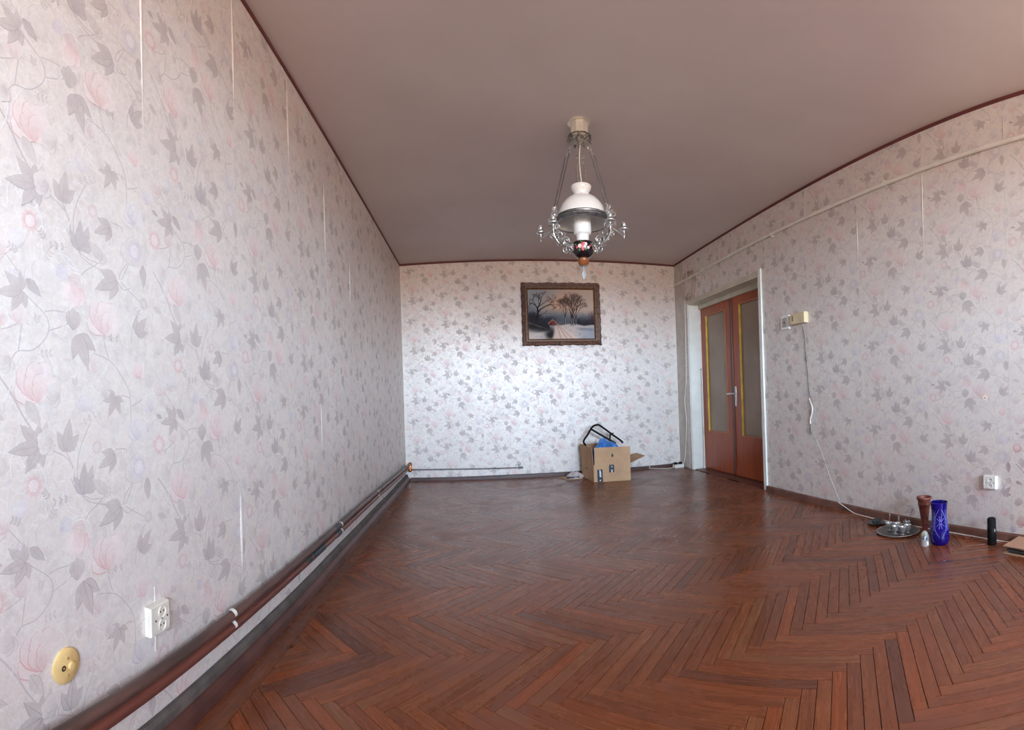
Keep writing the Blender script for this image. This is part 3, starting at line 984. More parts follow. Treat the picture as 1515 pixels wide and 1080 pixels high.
# jamb lining and casing
xo = XR - 0.018
mb = MB()
mb.span((XR - 0.002, DY1 - 0.018, 0.0), (XR + DREC + 0.05, DY1 + 0.0, DZ), 0)            # far jamb
mb.span((XR - 0.002, DY0, 0.0), (XR + DREC + 0.05, DY0 + 0.018, DZ), 0)                   # near jamb
JA = mb.build('jamb', M_WHITEPAINT, DOOR)
MB().span((XR - 0.002, DY0, DZ - 0.02), (XR + DREC + 0.05, DY1, DZ), 0).build('head_lining', M_CREAMPAINT, DOOR)
MB().span((XR + DREC - 0.03, DY0 + 0.018, DZ - 0.07), (XR + DREC + 0.045, DY1 - 0.018, DZ - 0.02), 0, 0.003).build('head_rail', M_CREAMPAINT, DOOR)
MB().span((xo, DY0 - 0.045, 0.002), (XR, DY0 + 0.004, DZ + 0.045), 0, 0.004).build('casing', M_WHITEPAINT, DOOR)
MB().span((xo + 0.008, DY0 + 0.004, DZ - 0.004), (XR, DY1 + 0.03, DZ + 0.032), 0, 0.004).build('casing', M_CREAMPAINT, DOOR)
MB().span((xo + 0.010, DY1 - 0.004, 0.002), (XR, DY1 + 0.022, DZ - 0.004), 0, 0.004).build('casing', M_WHITEPAINT, DOOR)
MB().span((XR + 0.02, DY0 + 0.02, 0.001), (XR + DREC + 0.06, DY1 - 0.02, 0.006), 0, 0.001).build('threshold', M_DOOREDGE, DOOR)
dx0, dx1 = XR + DREC, XR + DREC + 0.04
ztop, zbot = DZ - 0.05, 0.014
def leaf(y0, y1, g0, g1, gz0, gz1, active):
    mb = MB()
    mb.span((dx0, y0, zbot), (dx1, y1, gz0), 0, 0.003)
    mb.span((dx0, y0, gz1), (dx1, y1, ztop), 0, 0.003)
    mb.span((dx0, y0, gz0 - 0.002), (dx1, g0, gz1 + 0.002), 0, 0.003)
    mb.span((dx0, g1, gz0 - 0.002), (dx1, y1, gz1 + 0.002), 0, 0.003)
    L = mb.build('door_leaf', M_DOOR, DOOR)
    pm = MB().span((dx0 + 0.016, g0 - 0.004, gz0 - 0.004), (dx0 + 0.022, g1 + 0.004, gz1 + 0.004)).build('glass_pane', M_PANE, L)
    b = 0.016
    MB().span((dx0 - 0.004, g1 - b, gz0), (dx0 + 0.015, g1 + 0.002, gz1), 0, 0.002).build('glazing_bead', M_BEAD, L)
    MB().span((dx0 - 0.004, g0 - 0.002, gz0), (dx0 + 0.015, g0 + b * 0.7, gz1), 0, 0.002).build('glazing_bead', M_BEADO, L)
    MB().span((dx0 - 0.003, g0 + b * 0.7, gz1 - 0.010), (dx0 + 0.015, g1 - b, gz1 + 0.002), 0, 0.002).build('glazing_bead', M_BEADO, L)
    MB().span((dx0 - 0.003, g0 + b * 0.7, gz0 - 0.002), (dx0 + 0.015, g1 - b, gz0 + 0.010), 0, 0.002).build('glazing_bead', M_BEADO, L)
    return L
ym = 4.585
L1 = leaf(ym + 0.002, DY1 - 0.02, 4.735, 5.215, 0.47, 1.865, False)
L2 = leaf(DY0 + 0.02, ym - 0.002, 3.955, 4.435, 0.455, 1.875, True)
MB().span((dx0 - 0.012, ym - 0.004, zbot), (dx0 - 0.0005, ym + 0.034, ztop - 0.002), 0, 0.004).build('cover_strip', M_DOOREDGE, L1)
# handle: long plate and lever
mb = MB().span((dx0 - 0.009, 4.522, 0.775), (dx0 - 0.0005, 4.560, 0.995), 0, 0.004)
mb.tube([(dx0 - 0.008, 4.541, 0.915), (dx0 - 0.05, 4.541, 0.915)], 0.009, 10)
mb.tube(spline([(dx0 - 0.05, 4.535, 0.915), (dx0 - 0.055, 4.56, 0.915), (dx0 - 0.054, 4.61, 0.914), (dx0 - 0.05, 4.655, 0.912)], 4), 0.009, 10)
tag(mb.build('door_handle', M_STEEL, L2), 'steel lever on a long plate')
mb = MB()
for z in (1.70, 0.42):
    mb.tube([(dx0 - 0.006, DY1 - 0.02, z), (dx0 - 0.006, DY1 - 0.02, z + 0.09)], 0.008, 8)
mb.build('hinge', M_CREAMPAINT, L1)

# ================================================================ THINGS
# ---------------------------------------------------------------- oil-lamp chandelier
CXL, CYL = 0.676, 2.87
CH = thing('chandelier', (CXL, CYL, H), 'silver oil-lamp style chandelier with white glass dome under the ceiling', 'chandelier')
C0 = (CXL, CYL, 0)
MB().lathe([(0.001, H), (0.068, H - 0.0005), (0.069, H - 0.004), (0.06, H - 0.008), (0.001, H - 0.008)], 32, C0).build('ceiling_plate', M_NICKEL, CH)
MB().lathe([(0.052, H - 0.006), (0.056, H - 0.012), (0.055, H - 0.074), (0.048, H - 0.08), (0.001, H - 0.08)], 8, C0, smooth=False, a0=0.25).build('canopy', M_NICKEL, CH)
# garland of leaves round the canopy foot
mb = MB()
for k in range(16):
    a = 2 * PI * k / 16
    for j in range(2):
        r, z = 0.05 + 0.008 * j, H - 0.082 - 0.018 * j
        p = Vector((CXL + r * math.cos(a + j * 0.2), CYL + r * math.sin(a + j * 0.2), z))
        out = Vector((math.cos(a), math.sin(a), -0.35 - 0.5 * j)).normalized()
        sd = Vector((-math.sin(a), math.cos(a), 0))
        tip, up = p + out * 0.03, Vector((0, 0, 0.006))
        mb.poly([p, p + out * 0.014 + sd * 0.009 + up, tip, p + out * 0.014 - sd * 0.009 + up])
        mb.poly([p - up * 0.3, p + out * 0.014 - sd * 0.009, tip, p + out * 0.014 + sd * 0.009])
mb.lathe([(0.056, H - 0.078), (0.060, H - 0.090), (0.05, H - 0.104), (0.03, H - 0.122), (0.012, H - 0.134), (0.001, H - 0.136)], 20, C0)
mb.build('leaf_garland', plain('tarnished_silver', lin(176, 174, 160), 0.3, metal=0.5, var=0.4, scale=70), CH)

def spiral(c_, ax, bx, r0, r1, a0, turns, n=16):
    c_, ax, bx = Vector(c_), Vector(ax), Vector(bx)
    return [c_ + (ax * math.cos(a0 + 2 * PI * turns * i / n) + bx * math.sin(a0 + 2 * PI * turns * i / n)) * (r0 + (r1 - r0) * i / n) for i in range(n + 1)]

RIMZ = 1.985
arms = [math.radians(q) for q in (196, 316, 76)]
UP = Vector((0, 0, 1))
for qa in arms:
    rd, tg = Vector((math.cos(qa), math.sin(qa), 0)), Vector((-math.sin(qa), math.cos(qa), 0))
    cc = Vector(C0)
    # top ornament under the canopy, where two chains start
    top = cc + rd * 0.045 + UP * (H - 0.125)
    mb = MB()
    e0 = cc + rd * 0.085 + UP * (H - 0.21)
    mb.tube([top, top.lerp(e0, 0.4)], 0.003, 6)
    for sg in (1, -1):
        mb.tube(spiral(top.lerp(e0, 0.62) + tg * 0.012 * sg, tg * sg, UP, 0.016, 0.004, 0, 1.2), 0.0028, 6)
        mb.tube(spiral(top.lerp(e0, 0.9) + tg * 0.012 * sg, tg * sg, UP, 0.012, 0.003, PI, 1.2), 0.0028, 6)
    mb.tube([e0 - tg * 0.024, e0 + tg * 0.024], 0.003, 6)
    mb.build('chain_ornament', M_SILVER, CH)
    low = cc + rd * 0.178 + UP * (RIMZ + 0.075)
    for sg in (1, -1):
        a, b_ = e0 + tg * 0.024 * sg, low + tg * 0.022 * sg
        mb = MB()
        n = int((b_ - a).length / 0.0125)
        d = (b_ - a).normalized()
        s1 = d.cross(rd + Vector((0.01, 0.02, 0))).normalized()
        s2 = d.cross(s1).normalized()
        for i in range(n):
            p = a.lerp(b_, (i + 0.5) / n)
            sd = s1 if i % 2 else s2
            mb.tube([p + d * 0.0085 * math.cos(q) + sd * 0.0042 * math.sin(q) for q in [2 * PI * k / 8 for k in range(8)]], 0.0012, 4, closed=True)
        mb.build('chain', M_PEWTER, CH)
    # scrolled arm: bowl -> out -> up to the rim, with curls and two candle branches
    P = lambda r, z, t=0.0: cc + rd * r + tg * t + UP * z
    mb = MB()
    mb.tube(spline([P(0.066, 1.855), P(0.10, 1.842), P(0.145, 1.842), P(0.182, 1.875), P(0.197, 1.92), P(0.187, 1.955), P(0.178, RIMZ), P(0.178, RIMZ + 0.08)], 5), 0.0055, 8)
    for (r, z, r0, a0, tn) in ((0.112, 1.868, 0.026, 0.5, 1.4), (0.15, 1.90, 0.030, 2.6, 1.3), (0.165, 1.945, 0.022, 4.2, 1.3), (0.205, 1.885, 0.018, 1.0, 1.3), (0.12, 1.812, 0.020, 3.4, 1.3), (0.085, 1.820, 0.016, 0.2, 1.3), (0.178, 2.02, 0.018, 0, 1.4), (0.187, 2.05, 0.014, 3, 1.4)):
        mb.tube(spiral(P(r, z), rd, UP, r0, r0 * 0.25, a0, tn), 0.0036, 6)
    for k in range(12):      # more tendrils, turned out of the arm's plane
        t = k / 11
        r, z = 0.085 + 0.125 * math.sin(t * 1.5), 1.835 + 0.17 * t * t
        sg = 1 if k % 2 else -1
        mb.tube(spiral(P(r, z, 0.012 * sg), (rd * 0.6 + tg * 0.8 * sg), UP, 0.022, 0.005, k * 1.3, 1.3), 0.003, 5)
    for k in range(22):      # cast leaves on the arm
        t = k / 21
        r, z = 0.075 + 0.125 * math.sin(t * 1.5), 1.83 + 0.15 * t * t
        p = P(r, z)
        for sg in (1, -1):
            q = p + tg * 0.024 * sg + UP * random.uniform(-0.02, 0.02) + rd * random.uniform(-0.01, 0.02)
            w_ = rd * 0.006 + UP * 0.004
            mb.poly([p - w_, q - w_ * 0.4, q + tg * 0.006 * sg, q + w_ * 0.6, p + w_])
    for z in (RIMZ + 0.02, RIMZ + 0.05):
        for sg in (1, -1):
            mb.tube(spiral(P(0.18, z, 0.014 * sg), tg * sg, UP, 0.014, 0.003, 0.5, 1.3), 0.003, 6)
    ARM = mb.build('arm', M_SILVER, CH)
    for sg, rr, zz, tt in ((1, 0.238, 1.925, 0.088), (-1, 0.238, 1.925, 0.088)):
        mb = MB()
        e = P(rr, zz, tt * sg)
        mb.tube(spline([P(0.19, 1.93), P(0.21, 1.915, 0.02 * sg), P(rr, 1.888, tt * sg * 0.8), e - UP * 0.022, e], 4), 0.0042, 7)
        mb.lathe([(0.001, -0.052), (0.004, -0.04), (0.007, -0.028), (0.003, -0.02), (0.006, -0.004), (0.029, 0.002), (0.030, 0.006), (0.008, 0.008), (0.008, 0.014), (0.015, 0.022), (0.016, 0.034), (0.011, 0.042), (0.013, 0.046), (0.009, 0.048), (0.001, 0.044)], 14, tuple(e))
        mb.build('candle_cup', M_SILVER, ARM)
# opal shade with metal rim
prof = [(0.046, 2.158), (0.058, 2.151), (0.082, 2.139), (0.105, 2.121), (0.128, 2.09), (0.146, 2.05), (0.157, 2.01), (0.160, RIMZ)]
outer = [(0.001, 2.205), (0.05, 2.205), (0.062, 2.212), (0.064, 2.206), (0.058, 2.186), (0.047, 2.172)] + prof
inner = [(r - 0.006, z - 0.004) for r, z in prof[::-1][1:]] + [(0.038, 2.14), (0.001, 2.14)]
SH = MB().lathe(outer[1:] + [(0.155, RIMZ)] + inner[:-1], 48, C0).build('lamp_shade', M_OPAL, CH, 60)
MB().lathe([(0.154, RIMZ - 0.004), (0.168, RIMZ - 0.003), (0.173, RIMZ + 0.004), (0.168, RIMZ + 0.010), (0.171, RIMZ + 0.017), (0.166, RIMZ + 0.023), (0.168, RIMZ + 0.030), (0.163, RIMZ + 0.036), (0.1615, RIMZ + 0.0), (0.154, RIMZ - 0.004)], 48, C0).build('shade_rim', M_PEWTER, SH)
MB().lathe([(0.001, 2.085), (0.050, 2.08), (0.0545, 2.06), (0.0545, 1.928), (0.050, 1.920), (0.040, 1.914), (0.0385, 1.90), (0.0385, 1.868), (0.001, 1.868)], 32, C0).build('glass_chimney', M_OPAL, CH)
MB().lathe([(0.030, 1.874), (0.05, 1.874), (0.058, 1.867), (0.056, 1.862), (0.04, 1.862)], 32, C0).build('bowl_collar', M_SILVER, CH)
BPR = [(0.033, 1.775), (0.046, 1.783), (0.058, 1.797), (0.066, 1.815), (0.0695, 1.835), (0.069, 1.852), (0.063, 1.866)]
def bowl_r(z):
    for (r0, z0), (r1, z1) in zip(BPR, BPR[1:]):
        if z0 <= z <= z1: return r0 + (r1 - r0) * (z - z0) / (z1 - z0)
    return 0.033
bz = [1.775 + 0.091 * i / 14 for i in range(15)]
BW = MB().lathe([(0.001, 1.775)] + [(bowl_r(z), z) for z in bz] + [(0.05, 1.868)], 36, C0).build('oil_bowl', M_BOWL, CH)
mb = MB()
def petal(mb, a, z, da, dz, mi):
    pts = []
    for k in range(7):
        q = 2 * PI * k / 7
        zz = z + dz * math.sin(q)
        aa = a + da * math.cos(q)
        r = bowl_r(zz) + 0.0008
        pts.append((CXL + r * math.cos(aa), CYL + r * math.sin(aa), zz))
    mb.poly(pts, mi)
for base in [math.radians(q) for q in (255, 345, 75, 165)]:
    for (da, dz, mi, sz) in ((-0.24, 0.004, 1, 1), (0.05, 0.008, 0, 1.15), (0.02, -0.012, 0, 1.0), (0.3, 0.014, 1, 0.8), (-0.5, -0.002, 0, 0.7), (0.52, -0.006, 1, 0.7), (-0.3, -0.018, 2, 0.6), (0.3, -0.014, 2, 0.6), (-0.1, 0.026, 2, 0.6), (0.14, 0.022, 0, 0.6), (-0.62, 0.014, 2, 0.5), (0.68, 0.004, 0, 0.5)):
        for k in range(5):
            q = 2 * PI * k / 5
            petal(mb, base + da + 0.085 * sz * math.cos(q), 1.828 + dz + 0.007 * sz * math.sin(q), 0.085 * sz, 0.006 * sz, mi)
mb.build('painted_flowers', [M_ROSE, M_WHITEFL, M_GREENFL], BW)
MB().lathe([(0.001, 1.779), (0.026, 1.778), (0.035, 1.768), (0.035, 1.757), (0.030, 1.748), (0.033, 1.742), (0.022, 1.730), (0.001, 1.729)], 24, C0).build('bowl_foot', M_BROWN, CH)
MB().lathe([(0.001, 1.732), (0.008, 1.728), (0.010, 1.718), (0.007, 1.708), (0.013, 1.698), (0.018, 1.682), (0.016, 1.668), (0.007, 1.654), (0.001, 1.645)], 8, C0, smooth=False).build('finial', M_CRYSTAL, CH)
MB().tube(spline([(CXL + 0.004, CYL, H - 0.13), (CXL - 0.004, CYL, 2.36), (CXL + 0.006, CYL, 2.2), (CXL, CYL, 2.08)], 4), 0.0035, 6).build('cord', M_CABLE, CH)
MB().lathe([(0.001, 2.135), (0.05, 2.135), (0.05, 2.07), (0.001, 2.07)], 16, C0).build('burner', M_OPAL, CH)

# ---------------------------------------------------------------- painting on the far wall
PX0, PX1, PZ0, PZ1 = 0.574, 1.536, 1.563, 2.313
PT = thing('painting', ((PX0 + PX1) / 2, YB, PZ0), 'winter landscape painting in a carved brown frame on the far wall', 'painting')
fw = 0.076
mb = MB()
def frame_ring(cs, outer_wave=True):
    """cs: list of (inset, depth); mitred ring following the rectangle"""
    rows = []
    per = []
    nx, nz = 30, 24
    for i in range(nx): per.append((i / nx, 0, 'b'))
    for i in range(nz): per.append((1, i / nz, 'r'))
    for i in range(nx): per.append((1 - i / nx, 1, 't'))
    for i in range(nz): per.append((0, 1 - i / nz, 'l'))
    for ins, dep in cs:
        row = []
        for (u, v, sd) in per:
            w = (0.004 * math.sin(u * 61 + v * 47) + 0.003 * math.sin(u * 23 + 3 * v)) if ins < 0.02 and outer_wave else 0
            x0, x1, z0, z1 = PX0 + ins + w, PX1 - ins - w, PZ0 + ins + w, PZ1 - ins - w
            row.append((x0 + (x1 - x0) * u, YB - dep + (0.004 * math.sin(u * 90 + v * 70) if 0.01 < ins < 0.05 else 0), z0 + (z1 - z0) * v))
        rows.append(row)
    return rows
mb.grid(frame_ring([(0.0, 0.003), (0.0, 0.032), (0.012, 0.046), (0.03, 0.044), (0.048, 0.034), (0.055, 0.034)]), 0, True)
FR = mb.build('frame', M_FRAME, PT)
MB().grid(frame_ring([(0.053, 0.036), (0.062, 0.036), (0.074, 0.024), (0.082, 0.014)], False), 0, True).build('inner_moulding', M_FRAMEG, FR)
mb = MB()     # carved corner and centre pieces
for (px, pz) in ((PX0 + .03, PZ0 + .03), (PX1 - .03, PZ0 + .03), (PX0 + .03, PZ1 - .03), (PX1 - .03, PZ1 - .03), ((PX0 + PX1) / 2, PZ1 - .026), ((PX0 + PX1) / 2, PZ0 + .026), (PX0 + .026, (PZ0 + PZ1) / 2), (PX1 - .026, (PZ0 + PZ1) / 2)):
    mb = MB()
    mb.ball((px, YB - 0.043, pz), 0.014, 0, 8, (1, 0.6, 1))
    for k in range(6):
        q = 2 * PI * k / 6
        mb.ball((px + 0.02 * math.cos(q), YB - 0.042, pz + 0.018 * math.sin(q)), 0.009, 0, 6, (1, 0.5, 1))
    mb.build('carved_rosette', M_FRAMEG, FR)
# the picture itself: a coloured grid with thin painted branches
GW, GH = 130, 96
def sm(a, b_, x):
    t = max(0.0, min(1.0, (x - a) / (b_ - a)))
    return t * t * (3 - 2 * t)
from mathutils import noise as mnoise
def nz(x, y, s=1.0): return mnoise.noise((x * s, y * s, 3.7))
def mixt(a, b_, t): return tuple(a[i] + (b_[i] - a[i]) * t for i in range(3))
def picture(X, Y):
    n1, n2 = nz(X, Y, 9), nz(X, Y * 1.6, 26)
    cl = mixt((158, 164, 168), (212, 180, 156), sm(0.1, 0.5, X + 0.25 * (Y - 0.2) + 0.06 * n1))
    cl = mixt(cl, (198, 182, 168), sm(0.55, 0.95, X))
    cl = mixt(cl, (166, 168, 172), 0.6 * sm(0.22, 0.0, Y) * sm(0.9, 0.4, X))
    # misty far wood
    hz = 0.50 + 0.05 * nz(X, 0, 7) - 0.10 * math.exp(-((X - 0.02) / 0.16) ** 2) + 0.05 * math.exp(-((X - 0.75) / 0.12) ** 2)
    cl = mixt(cl, (126, 132, 140), sm(hz - 0.12, hz + 0.05, Y + 0.03 * n2))
    cl = mixt(cl, (48, 50, 60), sm(hz, hz + 0.14, Y + 0.04 * n2) * (0.35 + 0.65 * max(sm(0.5, 0.25, X), sm(0.62, 0.75, X))))
    cl = mixt(cl, (92, 58, 66), 0.6 * math.exp(-((X - 0.97) / 0.06) ** 2 - ((Y - 0.57) / 0.1) ** 2))
    # snow
    g = 0.70 + 0.035 * nz(X, 1, 6) + 0.02 * X
    if X < 0.32: g = 0.64 + 0.16 * X / 0.32
    sn = mixt((206, 196, 190), (164, 170, 182), sm(0.62, 1.0, X) * sm(0.68, 0.85, Y))
    sn = mixt(sn, (150, 150, 156), 0.5 * sm(0.1, 0.5, n2 + 0.3 * n1))
    cl = mixt(cl, sn, sm(g - 0.012, g + 0.02, Y))
    # dark heath at the left
    d = sm(0.1, -0.05, abs(Y - (0.72 + 0.35 * X)) - 0.05 + 0.03 * n1) * sm(0.42, 0.3, X)
    cl = mixt(cl, (38, 38, 42), 0.95 * d)
    d = math.exp(-((X - 0.33) / 0.07) ** 2 - ((Y - 0.9) / 0.10) ** 2)
    cl = mixt(cl, (42, 41, 44), min(1, 1.3 * d))
    cl = mixt(cl, (212, 206, 204), 0.8 * math.exp(-((X - 0.15) / 0.13) ** 2 - ((Y - 0.90 + 0.35 * (X - .15)) / 0.035) ** 2))
    # the road, lit
    c0 = 0.43 + (Y - 0.70) * 0.42
    hw = 0.02 + (Y - 0.70) * 0.62
    if Y > 0.69:
        cl = mixt(cl, (222, 200, 186), 0.92 * sm(hw + 0.02, hw - 0.03, abs(X - c0)))
        for k in (-0.35, 0.1, 0.5):
            cl = mixt(cl, (146, 130, 128), 0.6 * sm(0.012, 0.002, abs(X - c0 - k * hw)))
    # water meadow at the right
    cl = mixt(cl, (128, 134, 142), 0.7 * sm(0.05, 0.0, abs(Y - 0.80 - 0.06 * (X - 0.8))) * sm(0.7, 0.8, X) * sm(1.02, 0.95, X))
    # cottage with a snowy gable
    if 0.27 < X < 0.44 and 0.58 < Y < 0.71:
        roof = 0.60 + 1.1 * abs(X - 0.365)
        if Y > roof and abs(X - 0.365) < 0.07:
            cl = mixt(cl, (140, 62, 50), 0.85)
            if Y < roof + 0.022: cl = mixt(cl, (200, 176, 170), 0.6)
            if abs(X - 0.34) < 0.012 and Y > 0.66: cl = (70, 46, 44)
    cl = tuple(128 + (q - 128) * 1.12 + 4 * n2 for q in cl)
    return tuple(max(0, min(255, q)) for q in cl)
ix0, ix1, iz0, iz1 = PX0 + 0.076, PX1 - 0.076, PZ0 + 0.076, PZ1 - 0.076
V, Fc, Cc = [], [], []
yc = YB - 0.016
for j in range(GH + 1):
    for i in range(GW + 1):
        X, Y = i / GW, j / GH
        V.append((ix0 + (ix1 - ix0) * X, yc, iz1 - (iz1 - iz0) * Y))
        Cc.append(lin(*picture(X, Y)))
for j in range(GH):
    for i in range(GW):
        a = j * (GW + 1) + i
        Fc.append((a, a + GW + 1, a + GW + 2, a + 1))
def add_stroke(p0, p1, w0, w1, colr, lay):
    n = len(V)
    dx, dy = (p1[0] - p0[0]) * (ix1 - ix0), (p1[1] - p0[1]) * (iz1 - iz0)
    L = math.hypot(dx, dy) or 1
    nx_, nz_ = -dy / L, -dx / L
    for (p, w) in ((p0, w0), (p1, w1)):
        x, z = ix0 + (ix1 - ix0) * p[0], iz1 - (iz1 - iz0) * p[1]
        for sg in (1, -1):
            V.append((min(ix1, max(ix0, x + sg * nx_ * w / 2)), yc - 0.0004 - lay * 0.0001, min(iz1, max(iz0, z + sg * nz_ * w / 2))))
            Cc.append(lin(*colr))
    Fc.append((n, n + 1, n + 3, n + 2))
rt = random.Random(11)
def tree(p, ang, L, w, dep, colr, lay, spread=0.55):
    q = (p[0] + math.cos(ang) * L * 0.72, p[1] - math.sin(ang) * L)
    if not (0.03 < q[1] < 1 and 0.01 < q[0] < 0.99): return
    add_stroke(p, q, w, w * 0.7, colr, lay)
    if dep == 0: return
    for k in range(2 if rt.random() < 0.45 else 3):
        tree(q, ang + rt.uniform(-spread, spread) * 1.4, L * rt.uniform(0.6, 0.85), w * 0.66, dep - 1, mixt(colr, (120, 92, 88), 0.12), lay + 0.2, spread)
DK = (44, 36, 36)
for a, b_, w0, w1 in (((0.125, 0.655), (0.135, 0.56), 0.030, 0.022), ((0.135, 0.57), (0.15, 0.47), 0.024, 0.022), ((0.15, 0.48), (0.145, 0.36), 0.022, 0.016), ((0.15, 0.46), (0.19, 0.40), 0.018, 0.014), ((0.19, 0.40), (0.27, 0.34), 0.014, 0.010), ((0.27, 0.34), (0.33, 0.30), 0.010, 0.007), ((0.145, 0.38), (0.10, 0.28), 0.014, 0.009), ((0.145, 0.38), (0.20, 0.24), 0.014, 0.009), ((0.145, 0.36), (0.235, 0.28), 0.010, 0.007), ((0.135, 0.56), (0.21, 0.50), 0.012, 0.006)):
    add_stroke(a, b_, w0, w1, DK, 2)
for p, ang, L, dp in (((0.33, 0.30), 0.8, 0.07, 4), ((0.27, 0.34), 0.2, 0.07, 4), ((0.33, 0.30), -0.3, 0.06, 3), ((0.10, 0.28), 2.0, 0.08, 4), ((0.10, 0.30), 2.9, 0.06, 4), ((0.20, 0.24), 1.4, 0.08, 4), ((0.20, 0.24), 2.0, 0.07, 4), ((0.235, 0.28), 0.6, 0.07, 4), ((0.12, 0.33), 2.5, 0.07, 4), ((0.17, 0.30), 1.7, 0.07, 4), ((0.21, 0.50), 0.5, 0.05, 3)):
    tree(p, ang, L, 0.007, dp, (54, 44, 43), 2.5, 0.7)
for bx, h_, w_, dp in ((0.55, 0.14, 0.012, 6), (0.645, 0.185, 0.018, 7), (0.672, 0.165, 0.013, 6), (0.712, 0.145, 0.012, 6)):
    y0 = 0.73 - 0.02 * (bx < 0.6)
    add_stroke((bx, y0), (bx + 0.004, y0 - 0.16), w_, w_ * 0.8, (64, 52, 54), 3)
    for q in (1.85, 1.5, 1.2):
        tree((bx + 0.004, y0 - 0.15), q + rt.uniform(-0.1, 0.1), h_ * 0.85, w_ * 0.6, dp - 1, (66, 53, 55), 3, 0.42)
    add_stroke((bx + 0.005, y0), (bx + 0.007, y0 - 0.13), 0.004, 0.003, (186, 178, 176), 5)
for k in range(26):
    bx = rt.uniform(0.74, 1.0) if k % 2 else rt.uniform(0.0, 0.42)
    add_stroke((bx, rt.uniform(0.66, 0.70)), (bx + rt.uniform(-.005, .005), rt.uniform(0.42, 0.56)), 0.004, 0.001, (72, 66, 74), 1)
me = bpy.data.meshes.new('canvas')
me.from_pydata(V, [], Fc)
me.attributes.new('paint', 'FLOAT_COLOR', 'POINT').data.foreach_set('color', [x for q in Cc for x in q])
me.materials.append(M_OIL)
me.validate()
o = bpy.data.objects.new('canvas', me)
COL.objects.link(o)
o.parent = PT
o.matrix_parent_inverse = PINV[PT.name]
MB().span((PX0 + 0.03, YB - 0.014, PZ0 + 0.03), (PX1 - 0.03, YB - 0.001, PZ1 - 0.03)).build('backing', M_CARDIN, PT)

# ---------------------------------------------------------------- cardboard box with its contents
FLc, FRc, BRc, BLc = Vector((1.240, 5.112, 0)), Vector((1.643, 5.058, 0)), Vector((1.612, 5.530, 0)), Vector((1.207, 5.570, 0))
hb = 0.189
BX = thing('cardboard_box', (1.42, 5.32, 0), 'open cardboard box with raised flaps standing by the far wall', 'box')
def slab(mb, q, nrm, th=0.004, mi=0):
    """a thin board: quad q extruded by th along nrm"""
    nrm = Vector(nrm).normalized() * th
    a = [Vector(p) for p in q]
    b_ = [p + nrm for p in a]
    mb.poly(a, mi); mb.poly(b_[::-1], mi)
    for i in range(4):
        j = (i + 1) % 4
        mb.poly([a[i], b_[i], b_[j], a[j]], mi)
    return mb
up = lambda p, z: Vector((p[0], p[1], z))
fin = Vector((-0.1, 1, 0))
mb = MB()
slab(mb, [up(FLc, .002), up(FRc, .002), up(FRc, hb), up(FLc, hb)], (0.11, 1, 0))
slab(mb, [up(BLc, .002), up(FLc, .002), up(FLc, hb), up(BLc, hb)], (1, 0.07, 0))
slab(mb, [up(FRc, .002), up(BRc, .002), up(BRc, hb), up(FRc, hb)], (-1, -0.07, 0))
slab(mb, [up(BRc, .002), up(BLc, .002), up(BLc, hb), up(BRc, hb)], (-0.1, -1, 0))
slab(mb, [up(FLc, .001), up(FRc, .001), up(BRc, .001), up(BLc, .001)], (0, 0, 1))
mb.build('box_body', M_CARD, BX)
ft = 0.187
g_ = (FRc - FLc) * 0.025
slab(MB(), [up(FLc + g_, hb), up(FRc, hb), up(FRc + Vector((0.003, 0.0, 0)), hb + ft), up(FLc + g_ * 1.3, hb + ft)], (0.11, 1, 0)).build('front_flap', M_CARD, BX)
sl = (FLc - BLc) * 0.03
slab(MB(), [up(BLc, hb), up(FLc - sl, hb), up(FLc - sl + Vector((-0.012, 0, 0)), hb + ft - 0.006), up(BLc + Vector((-0.014, 0, 0)), hb + ft + 0.012)], (1, 0.07, 0)).build('left_flap', M_CARD, BX)
slab(MB(), [up(BRc, hb), up(BLc, hb), up(BLc + Vector((0.004, 0.05, 0)), hb + ft), up(BRc + Vector((-0.09, 0.05, 0)), hb + ft)], (-0.1, -1, 0)).build('back_flap', M_CARDIN, BX)
slab(MB(), [up(FRc, hb), up(BRc, hb), up(BRc + Vector((0.245, -0.07, 0)), hb + 0.055), up(FRc + Vector((0.235, 0.17, 0)), hb + 0.045)], (0, 0, 1)).build('right_flap', M_CARD, BX)
# marks on the front
fd = (FRc - FLc)
fn = Vector((fd.y, -fd.x, 0)).normalized()
def fp(u, z, off=0.0006): return FLc + fd * u + fn * off + Vector((0, 0, z))
mb = MB()
mb.poly([fp(0.095, 0.004), fp(0.245, 0.004), fp(0.238, 0.140), fp(0.093, 0.136)], 0)
mb.ribbon([fp(0.165 + 0.010 * math.sin(t * 3.2), 0.055 + 0.078 * t, 0.0012) for t in [k / 8 for k in range(9)]], [0.006 + 0.012 * math.sin(PI * k / 8) for k in range(9)], fn, 1)
mb.poly([fp(0.175, 0.047, 0.0012), fp(0.205, 0.060, 0.0012), fp(0.212, 0.078, 0.0012), fp(0.195, 0.066, 0.0012)], 1)
mb.poly([fp(0.155, 0.014, 0.0012), fp(0.185, 0.014, 0.0012), fp(0.185, 0.026, 0.0012), fp(0.155, 0.026, 0.0012)], 1)
mb.build('tape_label', [M_NAVY, M_PALE], BX)
mb = MB()
z0, z1 = 0.100, 0.186
mb.poly([fp(0.415, z0), fp(0.475, z0), fp(0.475, z1 - 0.012), fp(0.465, z1), fp(0.43, z1), fp(0.415, z1 - 0.014)], 0)
mb.poly([fp(0.51, z0), fp(0.555, z0), fp(0.555, z1 - 0.014), fp(0.54, z1), fp(0.51, z1)], 0)
mb.poly([fp(0.475, z0 + 0.034), fp(0.51, z0 + 0.034), fp(0.51, z1), fp(0.475, z1)], 0)
